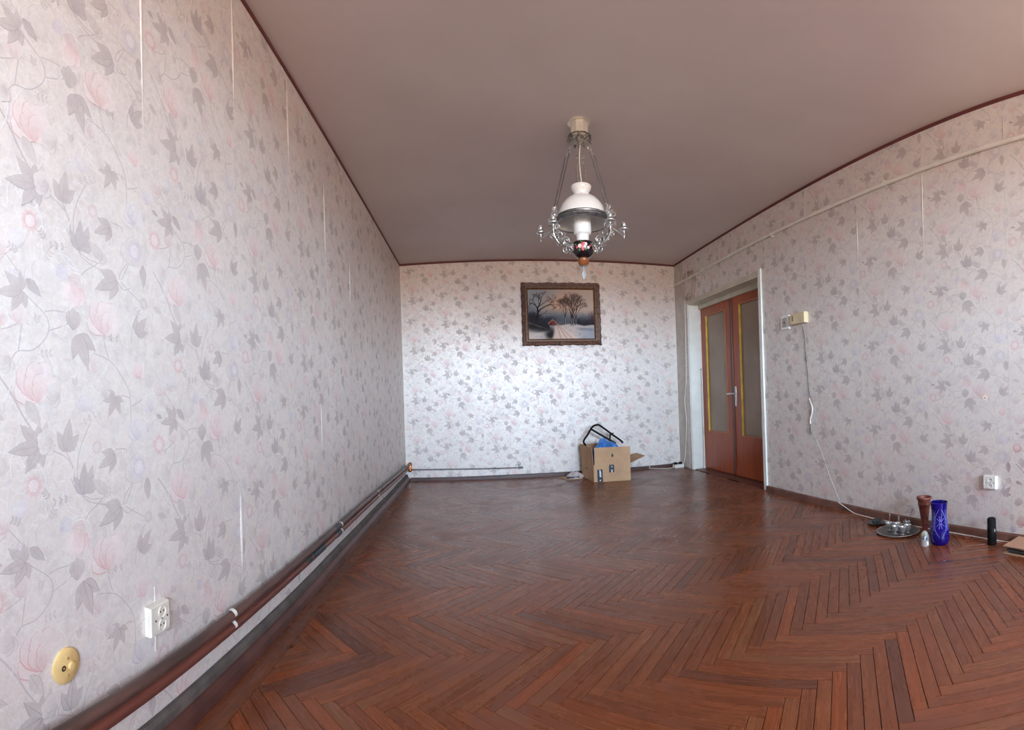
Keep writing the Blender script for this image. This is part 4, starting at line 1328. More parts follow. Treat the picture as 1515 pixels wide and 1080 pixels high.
mb.poly([fp(0.478, z0 + 0.058, 0.0012), fp(0.507, z0 + 0.058, 0.0012), fp(0.507, z0 + 0.068, 0.0012), fp(0.478, z0 + 0.068, 0.0012)], 1)
mb.poly([fp(0.478, z0 + 0.002, 0.0012), fp(0.507, z0 + 0.002, 0.0012), fp(0.507, z0 + 0.024, 0.0012), fp(0.4925, z0 + 0.032, 0.0012), fp(0.478, z0 + 0.024, 0.0012)], 1)
mb.build('square_mark', [M_NAVY, M_PALE], BX)
mb = MB()
mb.poly([fp(0.50, 0.306), fp(0.53, 0.306), fp(0.53, 0.290), fp(0.555, 0.286), fp(0.515, 0.262), fp(0.475, 0.286), fp(0.50, 0.290)])
mb.build('arrow_mark', M_INK, BX)
ld = BLc - FLc
ln_ = Vector((-ld.y, ld.x, 0)).normalized()
if ln_.x > 0: ln_ = -ln_
lp = lambda u, z: FLc + ld * u + ln_ * 0.0012 + Vector((0, 0, z))
mb = MB()
mb.ribbon([lp(0.42 + 0.22 * t, 0.085 + 0.045 * math.sin(PI * (0.15 + 0.7 * t))) for t in [k / 8 for k in range(9)]], 0.008, ln_)
mb.build('curved_mark', M_INK, BX)
# blue plastic bag inside
mb = MB()
rows = []
for i in range(11):
    t = i / 10
    rr = 0.172 * (1 - t ** 2.2) ** 0.5 if t < 1 else 0.004
    z = 0.20 + 0.235 * t
    row = []
    for k in range(28):
        a = 2 * PI * k / 28
        w = 1 + 0.10 * math.sin(5 * a + 4 * t) + 0.07 * math.sin(11 * a - 5 * t) + 0.05 * math.sin(17 * a)
        row.append((1.425 + rr * w * math.cos(a) * 0.92 + 0.02 * t, 5.29 + rr * w * math.sin(a) * 0.85, z + 0.012 * math.sin(7 * a + 3 * t) * (1 - t)))
    rows.append(row)
rows.insert(0, [(1.41 + (p[0] - 1.41) * 0.9, 5.29 + (p[1] - 5.29) * 0.9, 0.008) for p in rows[0]])
mb.grid(rows, 0, True)
mb.poly(rows[-1])
mb.poly(rows[0])
BG = mb.build('plastic_bag', M_BAG)
tag(BG, 'crumpled blue plastic bag stuffed inside the open cardboard box', 'bag')
mb = MB()
for sg in (1, -1):
    mb.tube(spline([(1.43, 5.30, 0.425), (1.40 + 0.02 * sg, 5.27 + 0.02 * sg, 0.452), (1.365, 5.25 + 0.03 * sg, 0.440), (1.345 - 0.01 * sg, 5.235, 0.405)], 4), [0.012, 0.011, 0.011, 0.010, 0.010, 0.010, 0.010, 0.009, 0.009, 0.008, 0.008, 0.008, 0.006], 6)
mb.build('bag_knot', M_BAG, BG)
# folding metal frame stuck in the box
FM = thing('folding_frame', (1.42, 5.42, 0), 'black tubular metal frame sticking up out of the cardboard box', 'frame')
yf = 5.505
kx = lambda x: x * 1.029
kz = lambda z: (z - EYE) * 1.029 + EYE
MB().tube(spline([(1.262, 5.40, 0.20), (1.24, yf - 0.05, 0.36), (kx(1.192), yf, kz(0.432)), (kx(1.245), yf, kz(0.51)), (kx(1.30), yf, kz(0.590)), (kx(1.345), yf, kz(0.609)), (kx(1.39), yf, kz(0.600)), (kx(1.53), yf, kz(0.492)), (kx(1.62), yf, kz(0.425)), (kx(1.656), yf, kz(0.388))], 5), 0.0115, 10).build('outer_tube', M_BLACK, FM)
MB().box((kx(1.425), yf + 0.002, kz(0.476)), (0.35, 0.009, 0.024), 0, Matrix.Rotation(math.radians(32), 3, 'Y')).build('cross_bar', M_BLACK, FM)
MB().box((kx(1.505), yf, kz(0.475)), (0.018, 0.012, 0.085), 0, Matrix.Rotation(math.radians(8), 3, 'Y'), 0.002).box((kx(1.525), yf, kz(0.497)), (0.05, 0.014, 0.014), 0, Matrix.Rotation(math.radians(-25), 3, 'Y'), 0.002).build('bracket', M_BLACK, FM)
MB().tube([(kx(1.556), yf, kz(0.394)), (1.59, yf - 0.03, 0.30), (1.58, 5.44, 0.19)], 0.007, 8).build('inner_tube', M_BLACK, FM)

# cloth heap and cardboard sheet beside the box
mb = MB()
slab(mb, [(0.925, 5.60, .001), (0.985, 5.375, .001), (1.18, 5.40, .001), (1.15, 5.62, .001)], (0, 0, 1), 0.005)
tag(mb.build('cardboard_sheet', M_CARD), 'flat piece of cardboard under the crumpled cloth beside the box', 'cardboard')
mb = MB()
rows = []
for i in range(8):
    t = i / 7
    rr = 1 - 0.92 * t
    row = []
    for k in range(30):
        a = 2 * PI * k / 30
        w = 1 + 0.12 * math.sin(3 * a + 1) + 0.09 * math.sin(7 * a + 5 * t) + 0.05 * math.sin(13 * a)
        row.append((1.105 + 0.105 * rr * w * math.cos(a), 5.50 + 0.10 * rr * w * math.sin(a), 0.0065 + 0.062 * math.sin(min(1, t * 1.1) * PI / 2) + 0.010 * math.sin(5 * a + 8 * t) * t * (1 - t) * 4))
    rows.append(row)
mb.grid(rows, 0, True); mb.poly(rows[-1]); mb.poly(rows[0])
CL = mb.build('crumpled_cloth', M_CLOTH)
tag(CL, 'crumpled pale grey cloth lying on the cardboard sheet left of the box', 'cloth')
mb = MB()
mb.box((1.07, 5.425, 0.022), (0.15, 0.05, 0.012), 0, Matrix.Rotation(0.15, 3, 'Z'), 0.003)
mb.build('dark_hem', plain('dark_cloth', lin(70, 68, 74), 0.8), CL)

# ---------------------------------------------------------------- heating pipes on the left wall
def left_pipe(name, label, z0, z1, mat, r=0.0158):
    t = thing(name, (XL + 0.04, 2.6, z0), label, 'pipe')
    xp = XL + 0.042
    zz = lambda y: z0 + (z1 - z0) * max(0, (y - 0.5) / 5.2)
    pts = [(xp + 0.003 * math.sin(y * 1.3), y, zz(y) + 0.003 * math.sin(y * 1.7 + z0 * 9)) for y in [YF + 0.002 + (YB - 0.08 - YF) * k / 30 for k in range(31)]]
    MB().tube(pts, r, 12).build('pipe_run', mat, t)
    for y in (1.45, 2.77, 3.87, 5.22):
        mb = MB()
        z = zz(y)
        pa = [(xp + (r + 0.0025) * math.cos(a), y, z + (r + 0.0025) * math.sin(a)) for a in [math.radians(-50 + 230 * k / 10) for k in range(11)]]
        rows = [[(p[0], y - 0.008, p[2]) for p in pa], [(p[0], y + 0.008, p[2]) for p in pa]]
        mb.grid(rows, 0, False)
        mb.grid([[(xp + (p[0] - xp) * 0.90, p[1], z + (p[2] - z) * 0.90) for p in rw] for rw in rows], 0, False)
        mb.build('pipe_clip', M_WHITE, t)
    mt = plain('dark_tape', lin(46, 52, 56), 0.5)
    for (y, dy) in ((2.35, 0.09), (2.20, 0.03), (2.72, 0.03)) if z0 < 0.2 else ((2.70, 0.03),):
        tag(MB().tube([(xp, y - dy, zz(y)), (xp, y + dy, zz(y))], r + 0.0025, 12).build('tape_wrap', mt, t), 'dark tape')
    return t
left_pipe('heating_pipe', 'upper brown heating pipe running the length of the left wall', 0.233, 0.200, M_PIPE1)
left_pipe('heating_pipe', 'lower red-brown heating pipe running just above the left skirting', 0.194, 0.164, M_PIPE2)
TP = thing('thin_pipe', (0, YB - 0.02, 0.12), 'thin grey pipe along the foot of the far wall', 'pipe')
MB().tube([(XL + 0.03, YB - 0.022, 0.136), (-0.4, YB - 0.022, 0.133), (0.1, YB - 0.022, 0.126), (0.49, YB - 0.022, 0.122)], 0.008, 10).build('pipe_run', M_PIPE3, TP)
MB().tube([(0.485, YB - 0.022, 0.122), (0.515, YB - 0.022, 0.122)], [0.013, 0.013], 10).ball((0.52, YB - 0.022, 0.122), 0.014).span((0.478, YB - 0.016, 0.10), (0.486, YB - 0.0005, 0.165), 0).build('end_valve', M_PIPE3, TP)
for xx in (-0.45, -0.08, 0.2):
    MB().tube([(xx - 0.006, YB - 0.022, 0.131), (xx + 0.006, YB - 0.022, 0.131)], 0.0105, 8).span((xx - 0.005, YB - 0.016, 0.120), (xx + 0.005, YB - 0.0005, 0.134)).build('pipe_clip', M_PIPE3, TP)
mb = MB()
ex, ey = XL + 0.058, YB - 0.05
mb.tube([(ex, ey, 0.125), (ex, ey, 0.205)], [0.020, 0.020], 14).ball((ex, ey, 0.205), 0.024).ball((ex, ey, 0.133), 0.023)
mb.tube([(ex, ey, 0.17), (ex + 0.004, ey - 0.035, 0.168)], 0.017, 12)
mb.tube([(ex, ey, 0.136), (ex + 0.05, YB - 0.022, 0.136)], 0.0095, 10)
tag(mb.build('pipe_elbow', M_COPPER), 'copper pipe elbow in the far left corner joining the pipes', 'pipe fitting')

# ---------------------------------------------------------------- sockets, switch, thermostat
def wall_frame(origin, nrm, right):
    n_, r_ = Vector(nrm), Vector(right)
    o_ = Vector(origin)
    return lambda a, b_, d: o_ + r_ * a + Vector((0, 0, b_)) + n_ * d
def disc(mb, W, a, b_, d0, d1, r0, r1, mi=0, n=20, cap=True):
    rows = [[W(a + r0 * math.cos(2 * PI * k / n), b_ + r0 * math.sin(2 * PI * k / n), d0) for k in range(n)], [W(a + r1 * math.cos(2 * PI * k / n), b_ + r1 * math.sin(2 * PI * k / n), d1) for k in range(n)]]
    mb.grid(rows, mi, True)
    if cap: mb.poly(rows[1], mi)
# round aerial socket, left wall
AS = thing('aerial_socket', (XL, 0.747, 0.342), 'round beige aerial socket low on the left wall', 'socket')
W = wall_frame((XL, 0.747, 0.342), (1, 0, 0), (0, 1, 0))
mb = MB()
disc(mb, W, 0, 0, 0.0004, 0.006, 0.0405, 0.040, 0, 36, False)
disc(mb, W, 0, 0, 0.006, 0.010, 0.040, 0.034, 0, 36)
mb.build('cover_plate', M_BEIGE, AS)
mb = MB(); disc(mb, W, 0.011, 0.000, 0.010, 0.016, 0.0105, 0.009, 0, 20); disc(mb, W, 0.011, 0, 0.016, 0.0165, 0.009, 0.0075); mb.build('raised_plug', M_BEIGE, AS)
mb = MB(); disc(mb, W, -0.0125, 0.0, 0.0101, 0.0108, 0.0065, 0.0062); mb.build('socket_hole', M_DARK, AS)
mb = MB()
disc(mb, W, -0.0125, 0.0, 0.0109, 0.0118, 0.0028, 0.0022)
mb.build('socket_pin', M_BEIGED, AS)
for da, db in ((0.001, 0.019), (0.001, -0.019)):
    mb = MB(); disc(mb, W, da, db, 0.0101, 0.0112, 0.0036, 0.0032); mb.build('screw', M_BEIGED, AS)

def power_socket(origin, nrm, right, label, sz=(0.042, 0.040), dep=0.028, mat=M_WHITE):
    n_, r_ = Vector(nrm), Vector(right)
    t = thing('power_socket', origin, label, 'socket')
    W = wall_frame(origin, nrm, right)
    mb = MB()
    rows = []
    for (k, d) in ((1.0, 0.0004), (1.0, dep - 0.004), (0.94, dep)):
        rows.append([W(sx_ * sz[0] * k, sz_ * sz[1] * k, d) for sx_, sz_ in ((-1, -1), (1, -1), (1, 1), (-1, 1))])
    mb.grid(rows, 0, True, False)
    mb.poly(rows[-1])
    mb.build('socket_case', mat, t)
    mb = MB()
    for b_ in (0.018, -0.018):
        disc(mb, W, 0.006, b_, dep + 0.0001, dep + 0.003, 0.0165, 0.016, 0, 24, False)
        disc(mb, W, 0.006, b_, dep + 0.003, dep + 0.0006, 0.016, 0.0135, 0, 24, True)
    mb.build('socket_well', mat, t)
    mb = MB()
    for b_ in (0.018, -0.018):
        for da in (-0.007, 0.007):
            disc(mb, W, 0.006 + da, b_ + 0.001, dep + 0.0008, dep + 0.0012, 0.0026, 0.0026, 0, 10)
    for da, db in ((-0.022, 0.0), (0.030, 0.0), (0.006, 0.0)):
        disc(mb, W, da, db, dep + 0.0003, dep + 0.0012, 0.0028, 0.0028, 0, 10)
    mb.build('pin_holes', M_DARK, t)
    return t
power_socket((XL, 1.082, 0.346), (1, 0, 0), (0, 1, 0), 'white double wall socket above the pipes on the left wall', (0.043, 0.040), 0.022, plain('aged_white', lin(216, 210, 196), 0.4, var=0.05))
power_socket((XR, 1.425, 0.345), (-1, 0, 0), (0, -1, 0), 'white double wall socket on the right wall above the spray can', (0.042, 0.040), 0.03)
# cable run covered by paper above and below the left socket
M_PC = plain('papered_cable', lin(206, 192, 184), 0.6)
tag(MB().tube([(XL + 0.0005, 1.084, 0.388), (XL + 0.0005, 1.084, 0.43)], 0.0016, 8).build('surface_cable', M_PAPER), 'short pale cable above the double socket on the left wall', 'cable')
tag(MB().tube([(XL + 0.001, 1.084, 0.250), (XL + 0.001, 1.084, 0.306)], 0.0026, 8).build('surface_cable', M_PC), 'short pale cable between the left double socket and the pipes', 'cable')

SW = thing('light_switch', (XR, 3.388, 1.522), 'white square light switch beside the cream thermostat', 'switch')
W = wall_frame((XR, 3.388, 1.522), (-1, 0, 0), (0, -1, 0))
def plate(W, hw_, hh, dep, mat, name, parent, a=0, b_=0, d0=0.0004, bev=0.93):
    mb = MB()
    rows = [[W(a + sx_ * hw_ * k, b_ + sz_ * hh * k, d) for sx_, sz_ in ((-1, -1), (1, -1), (1, 1), (-1, 1))] for k, d in ((1, d0), (1, d0 + dep * 0.6), (bev, d0 + dep))]
    mb.grid(rows, 0, True, False); mb.poly(rows[-1])
    return mb.build(name, mat, parent)
plate(W, 0.062, 0.060, 0.014, plain('bright_white', lin(244, 244, 238), 0.35, var=0.03), 'cover_plate', SW)
plate(W, 0.032, 0.040, 0.006, M_GREYPL, 'rocker', SW, 0.004, 0, 0.0145)
plate(W, 0.004, 0.009, 0.004, M_DARK, 'neon_lens', SW, 0.004, -0.002, 0.0208)
TH = thing('thermostat', (XR, 3.178, 1.530), 'cream thermostat box with hanging wire on the right wall', 'thermostat')
W = wall_frame((XR, 3.178, 1.530), (-1, 0, 0), (0, -1, 0))
plate(W, 0.098, 0.045, 0.042, M_CREAM, 'case', TH, bev=0.96)
mb = MB()
for k in range(5):
    b_ = 0.018 - 0.009 * k
    mb.poly([W(-0.070, b_, 0.0428), W(-0.052, b_, 0.0428), W(-0.052, b_ + 0.0065, 0.0428), W(-0.070, b_ + 0.0065, 0.0428)])
mb.build('vent_slots', M_DARK, TH)
plate(W, 0.015, 0.004, 0.001, M_GREYPL, 'badge', TH, 0.045, -0.024, 0.0426)

# ---------------------------------------------------------------- cables on the right wall
xr = XR - 0.005
DU = thing('cable_duct', (XR, 3.0, 2.335), 'white round cable duct high along the right wall', 'duct')
pts = [(XR - 0.016, y, 2.333 + 0.004 * math.sin(y * 2.1) - 0.006 * (y > 5)) for y in [YF + 0.005 + (YB - 0.012 - YF) * k / 26 for k in range(27)]]
MB().tube(pts, 0.0145, 10).build('duct_run', M_CABLE, DU)
for y in (0.9, 2.2, 3.55, 4.9):
    MB().tube([(XR - 0.016, y - 0.012, 2.333), (XR - 0.016, y + 0.012, 2.333)], 0.017, 10).span((XR - 0.006, y - 0.01, 2.306), (XR - 0.0005, y + 0.01, 2.322)).build('duct_clip', M_WHITE, DU)
MB().tube([(XR - 0.016, YB - 0.03, 2.327), (XR - 0.075, YB - 0.017, 2.318)], 0.0125, 10).build('duct_end', M_CABLE, DU)
CO = thing('cable_coil', (XR - 0.02, 5.3, 2.25), 'coil of tan cable hanging from the duct above the door corner', 'cable')
for k, (ry, rz, dyy) in enumerate(((0.17, 0.175, 0.0), (0.155, 0.162, 0.008), (0.163, 0.168, -0.012), (0.142, 0.152, 0.0))):
    MB().tube([(XR - 0.012 - 0.007 * (k % 3), 5.31 + dyy + ry * math.cos(q), 2.238 + rz * math.sin(q)) for q in [2 * PI * i / 28 for i in range(28)]], 0.0038, 6, closed=True).build('cable_loop', M_CABLET, CO)
MB().tube([(XR - 0.03, 5.30, 2.345), (XR - 0.032, 5.302, 2.40), (XR - 0.004, 5.302, 2.41)], 0.004, 6).build('tie', M_CABLE, CO)
tag(MB().tube(spline([(XR - 0.010, 5.40, 2.10), (xr, 5.43, 1.9), (xr, 5.445, 1.5), (xr, 5.47, 1.1), (xr - 0.006, 5.52, 0.85), (xr, 5.50, 0.60), (xr, 5.54, 0.3), (xr - 0.002, 5.60, 0.075), (XR - 0.04, 5.63, 0.045)], 6), 0.0042, 6).build('hanging_cable', M_CABLE), 'white cable hanging down the wall beside the door to the power strip', 'cable')
tag(MB().tube(spline([(XR - 0.025, 3.13, 1.488), (xr, 3.125, 1.40), (xr, 3.115, 1.25), (xr, 3.095, 1.05), (xr, 3.085, 0.92), (xr - 0.004, 3.06, 0.84), (xr - 0.006, 3.045, 0.78), (xr, 3.07, 0.72), (xr, 3.085, 0.64), (xr, 3.07, 0.56)], 6), 0.0048, 6).build('thermostat_wire', M_CABLEG), 'grey wire hanging below the thermostat', 'cable')
tag(MB().tube(spline([(xr - 0.008, 3.082, 0.86), (xr - 0.010, 3.045, 0.79), (xr - 0.010, 3.05, 0.74), (xr - 0.008, 3.075, 0.69), (xr - 0.008, 3.078, 0.65)], 6), 0.0062, 6).build('cable_tail', M_CABLE), 'short white cable tail twisted on the thermostat wire', 'cable')
tag(MB().tube(spline([(XR - 0.0005, 3.05, 0.56), (XR - 0.0005, 2.96, 0.42), (XR - 0.0005, 2.86, 0.22), (XR - 0.001, 2.76, 0.06)], 6), 0.0015, 6).build('papered_wire', M_PAPER), 'wallpaper-coloured wire running from the thermostat wire down to the skirting', 'cable')
tag(MB().tube(spline([(XR - 0.026, 2.75, 0.055), (XR - 0.034, 2.66, 0.03), (2.505, 2.56, 0.0042), (2.492, 2.42, 0.0042), (2.488, 2.28, 0.0042), (2.502, 2.08, 0.0042), (2.512, 1.85, 0.0042), (2.516, 1.6, 0.0042), (2.508, 1.40, 0.0042), (2.515, 1.2, 0.0042), (2.515, 0.9, 0.0042)], 7), 0.0036, 6).build('floor_cable', M_CABLE), 'thin white cable along the right skirting behind the vases', 'cable')
PS_ = thing('power_strip', (2.47, 5.64, 0), 'white power strip on the floor in the corner beside the door', 'power strip')
MB().box((2.455, 5.60, 0.0225), (0.135, 0.062, 0.044), 0, Matrix.Rotation(0.12, 3, 'Z'), 0.004).build('strip_body', M_WHITE, PS_)
for dx_, mt in ((-0.035, M_DARK), (0.03, M_DARK)):
    MB().box((2.455 + dx_, 5.605, 0.057), (0.038, 0.036, 0.026), 0, None, 0.005).build('plug', M_BLACKCAP, PS_)
tag(MB().tube(spline([(2.395, 5.592, 0.022), (2.33, 5.58, 0.006), (2.24, 5.64, 0.004), (2.16, 5.69, 0.006), (2.11, 5.7165, 0.012), (2.12, 5.7175, 0.05), (2.165, 5.738, 0.13), (2.19, 5.7395, 0.20), (2.21, 5.7395, 0.30), (2.30, 5.7395, 0.50), (2.345, 5.7395, 0.70), (2.37, 5.7395, 0.92)], 6), 0.0034, 6).build('wall_cable', M_CABLE), 'thin pale cable from the power strip up the far wall', 'cable')
tag(MB().tube(spline([(2.52, 5.606, 0.022), (2.545, 5.50, 0.005), (2.62, 5.32, 0.005), (2.672, 5.335, 0.02), (2.682, 5.337, 0.10), (2.684, 5.338, 0.4), (2.684, 5.338, 0.9), (2.684, 5.338, 1.22)], 6), 0.003, 6).ball((2.684, 5.335, 1.225), 0.008).build('jamb_cable', M_CABLEG), 'thin grey cable up the inside of the white door jamb', 'cable')

# small bare patch where a nail came out
W = wall_frame((XR, 1.455, 0.855), (-1, 0, 0), (0, -1, 0))
mb = MB()
rows = [[W(r_ * (0.017 + 0.004 * math.sin(3 * a)) * math.cos(a), r_ * (0.018 + 0.004 * math.sin(5 * a)) * math.sin(a), d) for a in [2 * PI * k / 14 for k in range(14)]] for r_, d in ((1, 0.0006), (0.9, 0.0014), (0.4, 0.0008))]
mb.grid(rows, 0, True, False); mb.poly(rows[-1])
o = mb.build('plaster_patch', plain('bare_plaster', lin(240, 226, 208), 0.9, var=0.06, scale=60), WR)
mb = MB(); disc(mb, W, -0.004, -0.002, 0.0009, 0.0015, 0.004, 0.0035); mb.build('nail_hole', M_DARK, o)

# ---------------------------------------------------------------- things on the floor by the right wall
def cut_r(prof, z):
    for (r0, z0_), (r1, z1_) in zip(prof, prof[1:]):
        if z0_ <= z <= z1_: return r0 + (r1 - r0) * (z - z0_) / (z1_ - z0_ or 1)
    return prof[-1][0]
VX, VY = 2.315, 1.655
BV = thing('glass_vase', (VX, VY, 0), 'cobalt blue cut-glass vase standing by the right wall', 'vase')
vp = [(0.044, 0.0), (0.050, 0.004), (0.056, 0.022), (0.0585, 0.05), (0.057, 0.08), (0.051, 0.115), (0.046, 0.15), (0.0445, 0.18), (0.047, 0.215), (0.052, 0.248)]
inn = [(r - 0.005, z) for r, z in vp[::-1] if z > 0.02] + [(0.04, 0.012), (0.001, 0.012)]
MB().lathe([(0.001, 0.0)] + vp + inn, 40, (VX, VY, 0)).build('vase_body', M_BLUE, BV, 50)
mb = MB()
def onv(a, z): 
    r = cut_r(vp, z) + 0.0007
    return Vector((VX + r * math.cos(a), VY + r * math.sin(a), z))
def cutline(pts, w):
    P = [onv(a, z) for a, z in pts]
    for i in range(len(P) - 1):
        am = pts[i][0]
        nrm = Vector((math.cos(am), math.sin(am), 0))
        mb.ribbon([P[i], P[i + 1]], w, nrm)
face = math.atan2(-VY, -VX)
for q in range(3):
    a0 = face + 0.12 + q * 2 * PI / 3
    for k in range(10):
        b_ = 2 * PI * k / 10
        cutline([(a0 + 0.10 * math.cos(b_), 0.137 + 0.006 * math.sin(b_)), (a0 + 0.55 * math.cos(b_), 0.137 + 0.038 * math.sin(b_))], 0.0024)
    for sg in (1, -1):
        cutline([(a0 + sg * (0.25 + 0.55 * math.sin(PI * t)) , 0.06 + 0.145 * t) for t in [k / 10 for k in range(11)]], 0.0016)
        cutline([(a0 + sg * (0.12 + 0.62 * math.sin(PI * t)), 0.05 + 0.165 * t) for t in [k / 10 for k in range(11)]], 0.0012)
        for j in range(6):
            cutline([(a0 + sg * (1.05 - 0.45 * t), 0.07 + 0.018 * j + 0.05 * t) for t in (0, 0.5, 1)], 0.0013)
            cutline([(a0 + sg * (0.60 + 0.45 * t), 0.07 + 0.018 * j + 0.05 * t) for t in (0, 0.5, 1)], 0.0013)
mb.build('cut_pattern', M_CUT, BV)
# carved wooden cone vase
CV = thing('wooden_vase', (2.408, 1.835, 0), 'tall conical carved reddish wooden vase behind the blue one', 'vase')
cp = [(0.022, 0.0), (0.022, 0.006), (0.018, 0.02), (0.020, 0.06), (0.026, 0.115), (0.033, 0.165), (0.037, 0.188), (0.040, 0.191), (0.040, 0.197), (0.038, 0.200), (0.042, 0.222), (0.047, 0.226), (0.0485, 0.234), (0.046, 0.240)]
MB().lathe([(0.001, 0)] + cp + [(0.040, 0.238), (0.034, 0.205), (0.026, 0.15), (0.001, 0.14)], 32, (2.408, 1.835, 0), wob=lambda k, z: 1 + (0.02 * math.sin(k * 1.96 + z * 90) if 0.02 < z < 0.18 else 0)).build('vase_body', M_CLAY, CV, 50)
mb = MB()
for zz in (0.03, 0.052, 0.074, 0.096, 0.118, 0.14, 0.162):
    r = cut_r(cp, zz)
    mb.lathe([(r - 0.002, zz - 0.003), (r + 0.0016, zz), (r - 0.002, zz + 0.003)], 24, (2.408, 1.835, 0))
mb.build('carved_ring', M_CLAY, CV)
# black canister behind the blue vase
t = thing('black_canister', (2.43, 1.755, 0), 'slim black canister half hidden between the two vases', 'canister')
MB().lathe([(0.001, 0.0), (0.027, 0.0), (0.0275, 0.003), (0.0275, 0.105), (0.024, 0.112), (0.001, 0.112)], 24, (2.43, 1.755, 0)).build('can_body', M_BLACK, t)
MB().lathe([(0.024, 0.1125), (0.024, 0.142), (0.022, 0.146), (0.001, 0.146)], 24, (2.43, 1.755, 0)).build('can_cap', M_BLACKCAP, t)
# spray can nearer the frame's edge
t = thing('spray_can', (2.445, 1.375, 0), 'black spray can standing alone below the right wall socket', 'spray can')
MB().lathe([(0.001, 0.0), (0.0255, 0.0), (0.0265, 0.004), (0.0265, 0.098), (0.025, 0.102), (0.001, 0.102)], 28, (2.445, 1.375, 0)).build('can_body', M_BLACK, t)
MB().lathe([(0.0255, 0.1025), (0.026, 0.145), (0.025, 0.152), (0.019, 0.157), (0.001, 0.158)], 28, (2.445, 1.375, 0)).build('can_cap', M_BLACKCAP, t)
a0 = math.atan2(-1.375, -2.445) + 0.75
mb = MB()
for (z0_, z1_, da) in ((0.083, 0.096, 0.13), (0.078, 0.081, 0.10)):
    mb.poly([(2.445 + 0.0271 * math.cos(a0 + d), 1.375 + 0.0271 * math.sin(a0 + d), z) for d, z in ((-da, z0_), (da, z0_), (da * 0.4, z1_), (-da, z1_))])
mb.build('pale_mark', M_GREYPL, t)
# small bell ornament
BL = thing('ornamental_bell', (2.243, 1.712, 0), 'small painted porcelain bell in front of the vases', 'bell')
bp = [(0.0255, 0.0), (0.0262, 0.004), (0.0245, 0.016), (0.0225, 0.032), (0.0235, 0.038), (0.024, 0.05), (0.0215, 0.066), (0.015, 0.079), (0.006, 0.086), (0.001, 0.087)]
MB().lathe(bp, 28, (2.243, 1.712, 0)).build('bell_body', plain('bell_glaze', lin(172, 170, 160), 0.2, var=0.25, scale=50), BL)
mb = MB()
fb = math.atan2(-1.712, -2.243)
for (a, z, da, dz, mi) in ((0.1, 0.052, 0.28, 0.010, 0), (-0.3, 0.046, 0.22, 0.008, 1), (0.45, 0.044, 0.25, 0.009, 1), (0.0, 0.040, 0.35, 0.006, 2), (-0.5, 0.064, 0.25, 0.008, 3), (0.5, 0.064, 0.3, 0.008, 3), (0.0, 0.072, 0.4, 0.007, 3), (-0.1, 0.060, 0.2, 0.006, 1), (-0.7, 0.050, 0.2, 0.012, 3), (0.8, 0.052, 0.2, 0.012, 2), (0.1, 0.018, 0.5, 0.008, 4), (0.7, 0.018, 0.25, 0.012, 0), (-0.5, 0.017, 0.25, 0.01, 4)):
    pts = []
    for k in range(8):
        q = 2 * PI * k / 8
        zz, aa = z + dz * math.sin(q), fb + a + da * math.cos(q)
        r = cut_r(bp, zz) + 0.0006
        pts.append((2.243 + r * math.cos(aa), 1.712 + r * math.sin(aa), zz))
    mb.poly(pts, mi)
mb.build('painted_scene', [M_PALE, M_NAVY, plain('sky_enamel', lin(120, 150, 186), 0.3), plain('olive_enamel', lin(112, 118, 78), 0.3), plain('pink_enamel', lin(176, 140, 150), 0.3)], BL)
# round tray with small cups and spoons
TX, TY = 2.352, 2.008
TR = thing('serving_tray', (TX, TY, 0), 'round pewter tray of small cups on the floor by the right wall', 'tray')
MB().lathe([(0.001, 0.001), (0.105, 0.001), (0.128, 0.010), (0.136, 0.011), (0.137, 0.013), (0.129, 0.0125), (0.106, 0.0045), (0.001, 0.0045)], 44, (TX, TY, 0)).build('tray_plate', M_PEWTER, TR)
MB().tube([(TX + 0.1365 * math.cos(q), TY + 0.1365 * math.sin(q), 0.0125) for q in [2 * PI * k / 44 for k in range(44)]], 0.0022, 6, closed=True).build('rolled_rim', M_SILVER, TR)
cups = [((-0.052, -0.022), 'small pewter cup at the front of the tray, nearest its left edge'), ((-0.038, -0.072), 'small pewter cup at the very front rim of the tray'), ((0.012, -0.070), 'small pewter cup on the tray beside the wooden vase'), ((0.004, 0.012), 'small pewter cup in the middle of the tray'), ((-0.020, 0.060), 'small pewter cup at the far left of the tray'), ((0.066, -0.018), 'small pewter cup at the back of the tray near the skirting')]
for k, ((dx_, dy_), lab) in enumerate(cups):
    cx_, cy_ = TX + dx_, TY + dy_
    t = thing('cup', (cx_, cy_, 0.0046), lab, 'cup', 'small pewter cups on the round tray')
    MB().lathe([(0.001, 0.001), (0.014, 0.001), (0.015, 0.003), (0.005, 0.006), (0.004, 0.014), (0.009, 0.018), (0.018, 0.024), (0.0215, 0.036), (0.0235, 0.052), (0.022, 0.052), (0.019, 0.036), (0.014, 0.026), (0.001, 0.024)], 20, (cx_, cy_, 0.0046)).build('cup_bowl', M_SILVER, t)
    mb = MB()
    mb.tube([(cx_ + 0.0232 * math.cos(q), cy_ + 0.0232 * math.sin(q), 0.0572) for q in [2 * PI * i / 20 for i in range(20)]], 0.0012, 5, closed=True)
    mb.build('cup_rim', M_SILVER, t)
spoons = [((-0.038, -0.072), (-0.022, 0.012, 0.075), 'teaspoon standing in the front cup of the tray'), ((0.004, 0.012), (0.006, -0.010, 0.062), 'teaspoon standing in the middle cup of the tray'), ((0.012, -0.070), (0.052, 0.060, 0.030), 'teaspoon lying across the cups towards the skirting'), ((0.066, -0.018), (0.045, -0.01, 0.085), 'dark teaspoon leaning to the wall from the back cup of the tray'), ((-0.020, 0.060), (0.01, 0.0, 0.07), 'teaspoon standing in the far left cup of the tray')]
